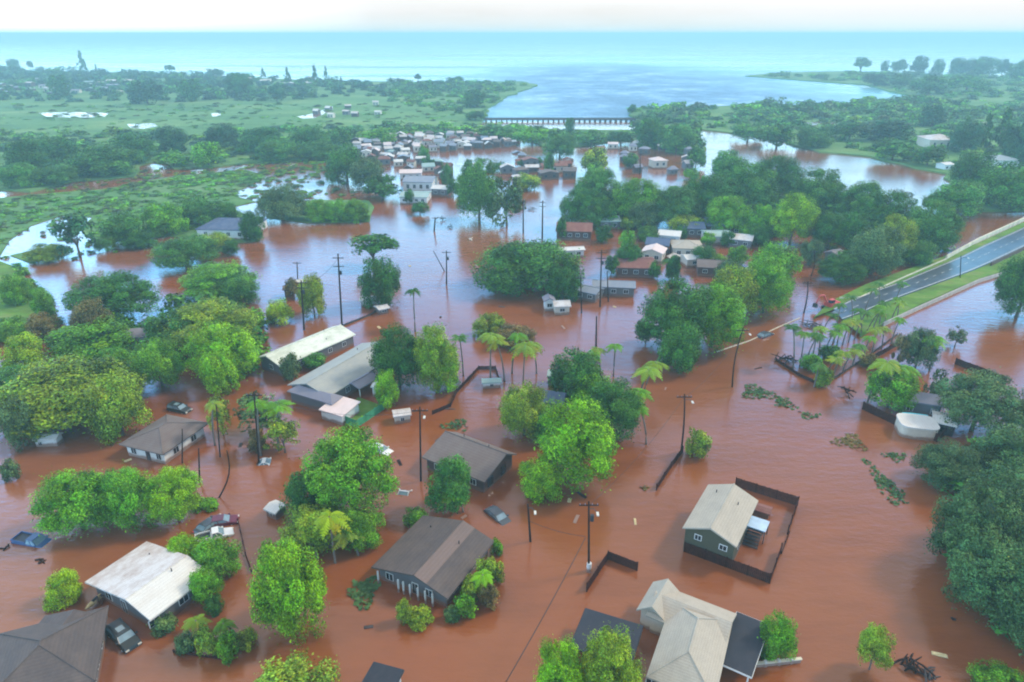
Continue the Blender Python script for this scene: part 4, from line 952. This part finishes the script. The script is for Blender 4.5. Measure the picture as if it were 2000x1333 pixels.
T(348,512,512,592,'L','mid',.5,'long low mid green tree on the lagoon edge')
T(420,540,505,600,'M','teal',.4,'deep green tree right end of the long low tree')
shrub(514,585,576,636,'bright','bright lime green round shrub behind the white lichen roof','M')
T(578,540,642,622,'M','olive',.6,'olive tree beside the pair of left power poles')
T(555,545,590,585,'S','brown',.4,'small brownish tree left of the pair of power poles')
T(678,456,779,506,'V','dark',5.5,'dark flat crowned tree on a tall stem in the open lagoon')
T(697,508,786,602,'M','dark',.6,'dark round tree under the flat crowned lagoon tree')
T(922,470,1140,598,'U','teal',1.6,'broad umbrella crowned tree at the centre of the flood')
T(1060,520,1140,590,'M','dark',.5,'dark small tree under the right side of the broad umbrella tree')
T(884,318,986,440,'L','teal',.6,'tall deep green tree standing at the far side of the lagoon')
T(950,350,1030,445,'G','grey',.8,'pale bare tree right of the tall far lagoon tree')
T(628,288,722,362,'M','teal',.6,'deep green tree left of the flooded hamlet')
T(680,310,760,372,'M','grey',.5,'grey green tree before the left end of the flooded hamlet')
T(698,346,792,402,'V','dark',1.8,'dark umbrella tree left of the steel grey two storey house')
T(500,366,602,455,'U','grey',1.5,'spreading grey green tree left of the straight hedge bank')
for k,(x0,x1) in enumerate(((590,650),(628,692),(668,726))): T(x0,392,x1,436,'M','mid',.1,'%s of the three thick shrubs on the straight hedge bank' % ('leftmost','middle','rightmost')[k],cat='tree')
T(1243,552,1392,690,'L','dark',1.5,'large dark round tree at the bottom of the long grove')
T(1330,560,1462,688,'L','mid',.8,'mid green tree right of the large dark round tree')
T(1284,632,1372,732,'M','teal',.6,'dark hanging tree at the lowest tip of the long grove')
T(1235,630,1290,670,'S','grey',1.0,'small grey green side branch tree left of the grove')
T(1385,525,1480,628,'M','olive',.5,'olive tree in the middle of the long grove')
T(1440,505,1556,622,'L','mid',.4,'bright grove tree nearest the highway junction')
T(1465,478,1562,560,'M','mid',.5,'upper right tree of the long grove')
T(1395,510,1455,560,'M','grey',.3,'pale tree at the back of the long grove')
T(1503,384,1596,482,'L','vivid',.8,'vivid green tall round tree before the right forest')
FOR = [(1092,372,1180,452,'dark'),(1118,335,1222,420,'teal'),(1195,352,1300,442,'mid'),(1270,368,1372,448,'teal'),(1325,345,1440,440,'dark'),(1385,298,1465,368,'teal'),(1400,322,1520,420,'teal'),
 (1468,308,1575,395,'dark'),(1540,334,1655,428,'teal'),(1630,358,1735,442,'teal'),(1690,378,1800,470,'dark'),(1768,396,1876,500,'teal'),(1700,425,1790,520,'olive'),(1655,445,1765,545,'grey'),
 (1596,498,1692,556,'dark'),(1578,418,1668,490,'dark'),(1225,395,1290,450,'grey'),(1375,385,1470,460,'mid'),(1455,402,1512,470,'mid'),(1640,420,1712,500,'dark'),(1150,395,1210,445,'dark'),
 (1300,420,1375,456,'olive'),(1455,440,1510,480,'teal'),(1750,470,1830,520,'teal'),(1200,478,1260,530,'dark'),(1300,510,1330,548,'dark'),(1350,480,1400,520,'dark'),(1240,442,1290,470,'teal'),(1560,470,1610,520,'grey')]
for f in FOR: T(*f[:4],'L' if f[2]-f[0] > 85 else 'M',f[4],.4,group='trees of the right forest')
T(1945,500,2060,628,'L','dark',.8,'dark tree at the right edge just below the highway')
T(1838,728,1992,850,'L','grey',1.2,'broad grey green tree right of the white water tank')
T(1790,862,1925,962,'L','dull',.3,'dark bushy tree below the walled yard at the right')
T(1892,830,2060,965,'L','dull',.5,'deep green tree at the right edge below the walled yard')
T(1820,950,1990,1120,'L','dull',.5,'leftmost tree of the great right hand grove')
T(1890,925,2110,1110,'L','dull',.5,'highest tree of the great right hand grove')
T(1862,1060,2040,1225,'L','dull',.4,'lower tree of the great right hand grove')
T(1940,1110,2130,1285,'L','dull',.4,'lowest dark tree of the great right hand grove')
T(1960,760,2060,850,'M','grey',.8,'grey green tree at the right edge above the walled yard trees')
T(1694,722,1790,802,'M','mid',.6,'mid green tree inside the dark walled yard')
T(1762,645,1832,722,'M','grey',.8,'grey green tree behind the dark walled yard')
T(1848,640,1892,676,'G','grey',.8,'small half drowned bare tree in the far right water')
T(1740,655,1780,720,'G','brown',.8,'thin brownish tree left of the grey green yard tree')
T(1806,720,1850,800,'G','grey',.8,'thin ragged tree behind the white water tank')
shrub(1480,1202,1557,1292,'mid','dense round bush right of the black flat carport','M')
T(1676,1226,1746,1304,'M','olive',1.2,'small lone tree standing in the open water at bottom right')
T(1036,1262,1150,1400,'L','vivid',.4,'vivid tree at the bottom edge left of the black carport')
T(1126,1240,1262,1400,'L','olive',.4,'olive tree at the bottom edge before the black carport')
T(488,1285,665,1440,'M','yellow',.3,'yellow green tree cut by the bottom edge')
shrub(1900,1308,2030,1380,'mid','low green shrubs in the bottom right corner','M')
shrub(82,1115,158,1186,'bright','lime green round bush left of the white metal roofed house','M')
T(322,1046,402,1112,'M','vivid',.4,'vivid tree touching the back of the white metal roof')
T(378,1050,470,1130,'M','mid',.4,'mid green tree below the white pickup')
T(366,1108,436,1176,'M','mid',.4,'pale leaved tree at the right corner of the white metal roof')
shrub(395,1160,440,1200,'dark','dark shrub right of the white metal roofed house wall')
shrub(290,1195,345,1240,'grey','grey green vine mound at the front corner of the white metal roof')
T(828,896,926,1006,'M','teal',.4,'leafy tree in front of the brown gabled house')
shrub(786,988,838,1032,'mid','dark green shrub left of the slate roof back corner')
for x0,y0,x1,y1,cl in ((895,1120,950,1175,'olive'),(925,1085,985,1150,'olive'),(880,1160,935,1210,'mid'),(930,1140,980,1190,'brown'),(955,1050,985,1085,'mid'),(865,1180,900,1215,'grey')):
    shrub(x0,y0,x1,y1,cl,group='vines beside the slate roofed house')
shrub(790,1180,850,1226,'olive','olive shrub in the water before the white porch posts')
e = T(772,1172,806,1218,'S','yellow',.1,'pale yellow bush left of the olive shrub before the porch',cat='tree')
for x0,y0,x1,y1,cl in ((338,1232,385,1278,'grey'),(378,1222,425,1285,'yellow'),(420,1232,470,1290,'mid'),(455,1225,505,1270,'olive')):
    shrub(x0,y0,x1,y1,cl,group='low bushes along the drowned lower left fence')
shrub(1338,836,1390,898,'yellow','yellow green bush right of the leaning fence pole')
shrub(922,612,990,662,'olive','olive shrub at the top left of the yellow palms','M')
shrub(960,632,1050,682,'brown','dark brownish hedge behind the yellow palms','M')
shrub(0,895,38,942,'grey','grey green shrub in the water at the left edge')
T(450,770,560,850,'G','grey',.8,'pale wispy tree among the thin palms at centre left')
T(515,815,590,890,'G','olive',.5,'thin olive tree at the foot of the thin palms')
shrub(480,835,520,885,'brown','brownish shrub at the foot of the palms pole')
T(402,772,455,850,'G','yellow',1.0,'thin yellow green tree climbing beside the thin dark pole')
T(545,690,590,745,'S','grey',.3,'grey green tree between the two long roofs')
T(590,690,640,722,'S','teal',.3,'deep green tree in the gap between the two long roofs')
T(98,418,192,500,'G','blue',2.0,'ragged blue green tree by the left pale lagoon')
MIDT = [(192,418,290,480,'teal'),(275,400,368,462,'mid'),(345,388,425,445,'teal'),(400,395,470,440,'dark'),(468,415,516,475,'dark'),(182,462,232,492,'teal'),(235,452,310,486,'dark'),(380,455,450,492,'olive'),
 (60,565,108,628,'mid'),(55,612,118,668,'brown'),(0,540,60,600,'mid'),(50,478,132,512,'olive'),(-30,620,60,668,'mid'),(430,470,470,500,'dark')]
for f in MIDT: T(*f[:4],'M',f[4],.3,group='trees of the marsh bank')
for (x0,y0,x1,y1,cl) in ((958,318,998,335,'dark'),(1010,312,1030,326,'dark'),(1045,308,1062,322,'dark'),(815,285,840,320,'teal'),(820,308,850,330,'dark'),(860,318,886,372,'teal'),(905,312,925,330,'dark'),(870,350,900,385,'dark'),
     (1000,340,1060,372,'olive'),(985,365,1025,395,'grey'),(1130,290,1195,345,'olive'),(1060,300,1085,345,'teal'),(1215,300,1250,330,'teal'),(1140,320,1180,360,'mid'),(1330,330,1370,352,'mid'),(800,395,840,420,'dark'),(788,370,810,400,'dark')):
    T(x0,y0,x1,y1,'S',cl,.4,group='small trees around the flooded hamlets')

for (x0,y0,x1,y1,cl) in ((1160,440,1200,475,'dark'),(1205,452,1245,490,'mid'),(1255,455,1290,480,'teal'),(1318,440,1345,470,'dark'),(1365,455,1400,480,'mid'),(1405,452,1440,482,'dark'),(1300,500,1330,552,'dark'),(1178,500,1212,540,'dark'),
     (1420,480,1465,520,'mid'),(1100,515,1135,540,'teal'),(1368,430,1400,455,'teal'),(1210,425,1240,450,'olive'),(1440,440,1470,470,'mid'),(1265,512,1292,545,'teal'),(1385,495,1420,525,'olive'),(1085,425,1110,470,'dark')):
    T(x0,y0,x1,y1,'S',cl,.4,group='small trees around the flooded row')

# ------------------------------------------------------------------ palms
for (bx,by,ty,wd,cl,lb) in ((905,735,655,38,'teal','dark thin palm beside the flooded lane'),(958,742,652,52,'yellow','leftmost yellow palm of the lane group'),(985,745,660,50,'olive','second yellow palm of the lane group'),
  (1022,748,668,62,'yellow','largest yellow palm at the right of the lane group'),(1048,730,665,44,'olive','olive palm at the right rear of the lane group'),(1000,730,648,40,'mid','mid green palm at the rear of the lane group'),
  (1198,735,662,38,'mid','slim palm rising behind the dark clump'),(1172,735,672,36,'yellow','small yellow palm behind the dark clump'),(1245,800,705,60,'yellow','tall yellow palm at the right of the dark clump'),
  (1258,770,700,50,'olive','olive palm at the top right of the dark clump'),(1235,845,762,56,'mid','lower palm at the right of the dark clump'),(1140,770,690,50,'mid','palm inside the dark clump'),
  (1262,868,800,44,'mid','dark green palm hanging over the orange lane'),
  (811,648,568,32,'dark','tall shaggy dark palm alone in the lagoon'),(1312,548,504,34,'dark','small round headed palm at the hamlet water edge'),
  (655,1100,1010,74,'bright','bright spiky palm in front of the largest vivid tree'),(700,1085,1035,66,'yellow','yellow spiky palm left of the slate roofed house'),(620,1090,1030,50,'bright','small bright palm behind the oval bright tree'),
  (1692,792,700,64,'olive','tall olive palm left of the walled yard tree'),(1548,722,640,36,'dark','tallest dark palm at the left end of the palm row'),(510,890,790,50,'mid','thin palm beside the palms pole'),(545,880,785,60,'mid','second thin palm right of the palms pole'),
  (1742,785,708,60,'mid','palm inside the dark walled yard'),(1815,725,655,50,'mid','palm behind the white water tank'),(420,870,780,40,'yellow','thin yellow palm left of the palms pole'),
  (405,1245,1215,50,'yellow','low yellow palm among the drowned lower left bushes'),(460,1240,1210,44,'mid','low palm among the drowned lower left bushes'),(945,1165,1110,50,'vivid','small vivid palm in the vines right of the slate roof'),
  (905,1000,950,46,'mid','low palm at the right of the leafy tree by the brown house'),(1105,320,285,14,'dark','x')):
    if lb != 'x': palm(bx,by,ty,wd,cl,lb)
pr = random.Random(9)
for k in range(17):                     # the near row of low palms
    u = k/16; x = 1562+(1752-1562)*u; y = 716+(622-716)*u; palm(x,y,y-62+pr.uniform(-8,5)+18*u,36-10*u,pr.choice(('mid','teal','mid','yellow')),group='row of low palms along the highway junction')
for k,(x,y,ty) in enumerate(((1602,664,608),(1628,668,596),(1662,640,578),(1684,628,562),(1714,612,552),(1746,600,548))): palm(x,y,ty,28,'teal',group='taller palms behind the low palm row')
for k in range(9):
    u = k/8; x = 1590+(1740-1590)*u; y = 756+(672-756)*u; palm(x,y,y-50+pr.uniform(-6,4),38-8*u,pr.choice(('olive','mid','brown','teal')),group='front row of yellowish palms')
for (x0,y0,x1,y1,cl) in ((1558,690,1610,728,'mid'),(1595,672,1650,708,'teal'),(1590,718,1630,758,'olive'),(1676,688,1722,718,'brown')):
    shrub(x0,y0,x1,y1,cl,group='hedge pieces beneath the palm rows')

# ------------------------------------------------------------------ far trees
for (x0,y0,x1,y1,kd,cl) in ((148,100,170,140,'N','dark'),(14,117,38,136,'M','dark'),(52,120,64,134,'S','dark'),(183,126,192,142,'N','dark'),(320,128,342,142,'V','dark'),(106,132,118,140,'S','dark'),
  (505,134,522,152,'N','dark'),(552,132,570,156,'N','dark'),(605,126,624,166,'N','blue'),(630,122,642,160,'N','dark'),(662,142,670,172,'N','dark'),(808,145,824,160,'V','blue'),(400,136,440,150,'S','dark'),
  (438,146,496,188,'M','dark'),(880,150,908,164,'S','dark'),(320,152,350,176,'S','dark'),(90,150,140,190,'S','dark'),(250,160,320,205,'S','blue'),(345,158,400,200,'S','dark'),
  (520,168,560,200,'S','blue'),(900,178,955,212,'S','dark'),(905,218,952,236,'S','dark'),(300,250,372,305,'M','blue'),(400,245,470,292,'M','blue'),(455,252,560,300,'M','dark'),(560,248,650,296,'M','teal'),
  (60,270,150,325,'M','dark'),(140,285,268,345,'M','teal'),(0,278,95,350,'M','dark'),(215,265,300,322,'M','dark'),(370,280,440,326,'S','mid'),(300,296,372,326,'S','mid'),(500,275,590,315,'M','teal'),(585,278,668,312,'M','teal'),
  (640,250,700,286,'S','teal'),(700,252,780,282,'S','mid'),(0,320,80,368,'M','teal'),(70,322,150,362,'M','teal'),
  (930,246,1010,276,'S','teal'),(1000,250,1078,282,'S','mid'),(1056,262,1132,308,'M','teal'),(1100,232,1125,262,'S','dark'),(1120,256,1190,284,'S','teal'),(1180,258,1245,282,'S','dark'),(1240,235,1300,290,'M','dark'),
  (1285,246,1360,300,'M','teal'),(1340,290,1380,330,'S','teal'),(1425,240,1500,276,'S','teal'),(1480,246,1560,290,'S','dark'),(1550,250,1630,290,'M','teal'),(1620,240,1700,276,'S','dark'),(1690,236,1790,278,'S','blue'),
  (1700,274,1790,316,'S','teal'),(1780,288,1850,326,'S','dark'),(1520,204,1544,222,'S','dark'),(1552,204,1572,222,'S','dark'),(1580,206,1602,220,'S','dark'),(1670,200,1690,210,'S','dark'),(1764,200,1776,208,'S','dark'),
  (1820,355,1930,425,'M','teal'),(1855,300,1950,375,'M','dark'),(1915,325,2040,415,'M','teal'),(1795,205,1850,250,'S','blue'),(1850,240,1925,300,'M','blue'),(1935,215,1985,300,'N','dark'),(1905,222,1945,300,'N','dark'),(1870,230,1900,290,'N','dark'),
  (1960,240,2040,330,'M','blue'),(1800,380,1850,412,'S','teal'),(1225,205,1245,222,'S','dark'),(1665,114,1702,140,'V','dark'),(1720,120,1736,142,'S','blue'),(1740,118,1775,140,'S','dark'),(1778,112,1814,146,'S','blue'),(1820,118,1846,146,'S','dark'),
  (1850,116,1896,150,'M','blue'),(1885,114,1950,150,'M','dark'),(1945,118,1975,148,'S','blue'),(1972,120,2020,160,'S','dark'),(1735,146,1790,172,'S','dark'),(1780,150,1852,186,'S','dark'),(1680,146,1740,168,'S','blue'),(1850,150,1930,180,'S','teal')):
    T(x0,y0,x1,y1,kd,cl,1.0 if kd != 'V' else 12,group='far trees')

def wood(name, label, poly, n, rpx, cols, seed, zf=.8, key='F', hmax=9):
    """a far-off mass of growth nobody could count, as one mesh"""
    g = np.random.default_rng(seed); r_ = random.Random(seed); x0,x1 = min(p[0] for p in poly),max(p[0] for p in poly); y0,y1 = min(p[1] for p in poly),max(p[1] for p in poly)
    Q, Tn = [], []; k = 0; t = 0; W_ = [P(*p) for p in poly]; X0,X1 = min(p.x for p in W_),max(p.x for p in W_); Y0,Y1 = min(p.y for p in W_),max(p.y for p in W_); wp = [(p.x,p.y) for p in W_]
    while k < n and t < n*40:
        t += 1; X,Y = r_.uniform(X0,X1),r_.uniform(Y0,Y1)
        if not inpoly(X,Y,wp): continue
        rr = r_.uniform(*rpx)*.5*mpp((X,Y,0)); rr = min(rr, 16); q, tt = LEAFDATA[(key, r_.randrange(3))]; a = r_.uniform(0,6.28); ca,sa = math.cos(a),math.sin(a)
        rot = np.array([[ca,sa,0],[-sa,ca,0],[0,0,1]]); h = min(rr*zf*r_.uniform(.7,1.2), hmax)
        Q.append((q@rot)*np.array([rr,rr,h])+np.array([X,Y,h*.6])); c_ = np.array(jitc(COLS[r_.choice(cols)],.3)); Tn.append(tt*c_); k += 1
    o = link(name, quads_to_mesh(name,np.concatenate(Q),np.concatenate(Tn),M['leaf']), color=(1,1,1)); stuff(o, label, 'vegetation')
wood('shore_woods','dark band of woods along the western shore',[(-500,150),(0,142),(480,155),(650,165),(900,168),(900,185),(650,195),(400,205),(0,200),(-600,205)],900,(12,30),('dark','blue','blue','teal'),1,.6)
wood('point_woods','green scrub on the western point',[(780,164),(1030,166),(985,188),(950,212),(950,232),(860,228),(760,200)],260,(10,24),('teal','mid','dark'),2,.5)
wood('field_scrub','pale scrub scattered over the western fields',[(-200,206),(760,205),(930,236),(930,246),(700,262),(0,262),(-200,262)],620,(6,20),('mid','teal','dark','grey'),3,.3)
wood('middle_woods','deep band of mangrove woods before the western fields',[(-300,270),(0,262),(300,262),(650,250),(1000,252),(1230,262),(1230,272),(1060,282),(1000,268),(720,272),(670,296),(600,308),(430,322),(340,326),(300,314),(268,326),(256,343),(140,352),(60,372),(0,368),(-400,400)],620,(16,40),('teal','mid','mid','blue'),4,.4)
wood('headland_scrub','low scrub covering the eastern headland',[(1480,150),(1700,144),(2200,155),(2600,200),(2100,212),(1850,200),(1760,182),(1690,164),(1600,158)],420,(12,28),('teal','dark','mid'),5,.4)
wood('river_woods','mangrove woods between the bay and the brown river',[(1228,216),(1300,213),(1800,202),(2100,224),(2300,300),(2300,400),(2000,408),(1890,408),(1834,390),(1876,368),(1856,332),(1700,297),(1600,290),(1520,267),(1450,256),(1360,252),(1248,246)],620,(18,40),('teal','dark','mid','grey'),6,.5)
wood('bank_woods','mangrove woods on the near bank beside the bridge',[(1245,262),(1352,265),(1376,290),(1350,300),(1300,294),(1245,278)],80,(24,44),('teal','dark'),7,.8)
wood('marsh_vegetation','low reeds and brush covering the marsh',[(-400,430),(0,390),(100,380),(200,373),(300,354),(420,342),(480,338),(515,347),(486,362),(452,385),(430,408),(495,425),(510,450),(500,470),(440,475),(330,458),(200,470),(170,460),(186,422),(120,418),(60,438),(18,466),(0,495),(-300,540)],900,(10,26),('mid','mid','teal','grey'),8,.3,hmax=2.0)
wood('lawn_edge_brush','brush along the water edge of the western lawn',[(30,520),(42,528),(74,570),(116,618),(110,652),(60,668),(0,665),(0,655),(60,640),(80,610),(55,575)],70,(14,30),('mid','teal','dark'),9,.6)
wood('understorey','undergrowth filling the flooded yards left of the white lichen roof',[(90,690),(250,640),(300,600),(420,600),(510,640),(500,700),(470,745),(380,745),(300,720),(200,720)],60,(34,64),('mid','teal','dark'),10,.9)
wood('forest_undergrowth','dense undergrowth beneath the right forest',[(1110,440),(1180,400),(1380,370),(1560,375),(1740,430),(1840,465),(1830,490),(1700,540),(1620,540),(1660,480),(1590,430),(1500,470),(1400,440),(1280,445)],130,(36,64),('dark','teal'),11,.6,hmax=5)
wood('grove_undergrowth','undergrowth beneath the great right hand grove',[(1850,1000),(1900,900),(2080,850),(2150,1250),(1960,1240),(1880,1130)],50,(60,100),('teal','dark'),12,.5,hmax=3)
wood('flooded_reeds','sparse reeds poking out of the pale marsh water',[(430,330),(600,325),(640,350),(600,390),(480,400),(440,385)],70,(8,18),('mid','grey'),13,.3,hmax=2)

wood('lagoon_reeds','sparse reeds and drowned brush in the pale left lagoon',[(-60,440),(60,430),(130,415),(225,410),(230,500),(0,530),(-60,520)],75,(6,20),('mid','grey','teal'),21,.35,hmax=2)
wood('channel_reeds','drowned grass and brush along the narrow brown channel',[(60,372),(140,345),(280,330),(440,318),(640,300),(650,335),(480,345),(300,362),(100,388)],330,(6,16),('mid','olive','grey'),22,.3,hmax=1.5)
wood('lagoon_edge_brush','drowned brush around the bright water left of the hamlet',[(480,335),(640,330),(700,385),(600,400),(500,395),(440,420),(440,400)],90,(6,18),('mid','teal','grey'),23,.35,hmax=2)
hamlet([(880,318),(1000,300),(1130,300),(1130,335),(1000,345),(900,345)], 9, (12,24), ['rred','rpale','rsteel'], 'half drowned roofs', 9, (.5,1.1), (5,9))
hamlet([(1170,500),(1240,545),(1400,545),(1480,500),(1440,440),(1240,430)], 8, (18,34), ['rpale','rviolet','rbrown'], 'half drowned roofs', 8, (.6,1.5), (4,8))
def bit(x, y, k):
    r_ = random.Random(k); p = P(x,y); L_ = r_.uniform(.4,1.1); o = MB().extr([(-L_,0),(-L_*.8,.12),(L_*.9,.10),(L_,0)], -r_.uniform(.1,.35), r_.uniform(.1,.3)).build('floating_board', M[('white','straw','pole','greyfence')[k % 4]])
    o.location = (p.x,p.y,.0); o.rotation_euler = (r_.uniform(-.1,.1),r_.uniform(-.1,.1),r_.uniform(0,3)); tag(o, '%s floating board' % ('white','straw coloured','dark brown','grey')[k % 4], 'debris', 'boards drifting on the flood', auto=(x,y))
for k,(x,y) in enumerate(((1125,1014),(1112,978),(1135,968),(720,1225),(1300,760),(1835,1280),(780,905),(855,860),(905,1010),(1240,1020),
     (560,790),(470,870),(330,920),(250,900),(1180,880),(880,800),(760,690),(740,640),(860,620),(980,600),(1100,640),(1200,600),(1480,720),(1540,600),(930,520),(800,520))): bit(x,y,k)

# ------------------------------------------------------------------ complete the labels that say where a thing stands
LM = [(285,1130,'the white metal roofed house'),(1340,1240,'the large tan hipped house'),(1405,1015,'the green gabled house'),(850,1095,'the slate roofed house'),(910,890,'the brown gabled house'),(645,715,'the long grey building'),
 (585,670,'the white lichen roof'),(305,835,'the brown hip roofed house'),(1790,828,'the white water tank'),(1620,592,'the red excavator'),(1650,690,'the palm rows'),(1880,520,'the highway'),(1095,237,'the river bridge'),
 (850,280,'the pale hamlet'),(1035,530,'the broad umbrella tree'),(930,380,'the tall far lagoon tree'),(1340,485,'the tan row house'),(1832,278,'the sand coloured villa'),(1560,150,'the eastern headland'),(140,225,'the white field ponds'),
 (455,445,'the blue grey marsh house'),(225,585,'the big dark lagoon tree'),(1550,430,'the vivid forest tree'),(159,120,'the tall shore pine'),(625,140,'the twin shore pines'),(1240,320,'the eastern hamlet'),(1700,370,'the river bend'),(1000,190,'the bay'),(1400,250,'the brown river'),(460,300,'the mangrove woods'),(1900,130,'the headland tree line')]
ORD = ['first','second','third','fourth','fifth','sixth','seventh','eighth','ninth','tenth','eleventh','twelfth','thirteenth','fourteenth','fifteenth','sixteenth','seventeenth','eighteenth','nineteenth','twentieth']
buck = {}
for o, d, (x, y) in TODO:
    lm = min(LM, key=lambda q: abs(q[0]-x)+2.2*abs(q[1]-y)); dx, dy = x-lm[0], (y-lm[1])*2
    if abs(dx) < 26 and abs(dy) < 26: rel = 'right beside'
    elif abs(dx) > abs(dy): rel = 'left of' if dx < 0 else 'right of'
    else: rel = 'beyond' if dy < 0 else 'in front of'
    buck.setdefault('%s %s %s' % (d, rel, lm[2]), []).append((x, y, o))
for lab, l_ in buck.items():
    if len(l_) > 1 and len(lab.split()) > 13: print('LONG', lab)
    if len(lab.split()) > 16: print('LONG', lab)
    l_.sort(key=lambda q: q[0])
    for k, (x, y, o) in enumerate(l_):
        o['label'] = lab if len(l_) == 1 else '%s, %s from left' % (lab, ORD[k])

# ------------------------------------------------------------------ air
hz = MB().box(-61000,61000,-400,71000,-4,CAM_H+6).build('haze', None)
m = bpy.data.materials.new('sea_air'); m.use_nodes = True; n = m.node_tree.nodes; n.clear(); oo = n.new('ShaderNodeOutputMaterial'); pv = n.new('ShaderNodeVolumePrincipled')
pv.inputs['Color'].default_value = (.48,.76,.80,1); pv.inputs['Density'].default_value = .00044; pv.inputs['Anisotropy'].default_value = .0
m.node_tree.links.new(pv.outputs[0], oo.inputs['Volume']); hz.data.materials.append(m); hz['kind'] = 'stuff'; hz['label'] = 'bluish sea haze over the whole flood plain'; hz['category'] = 'haze'
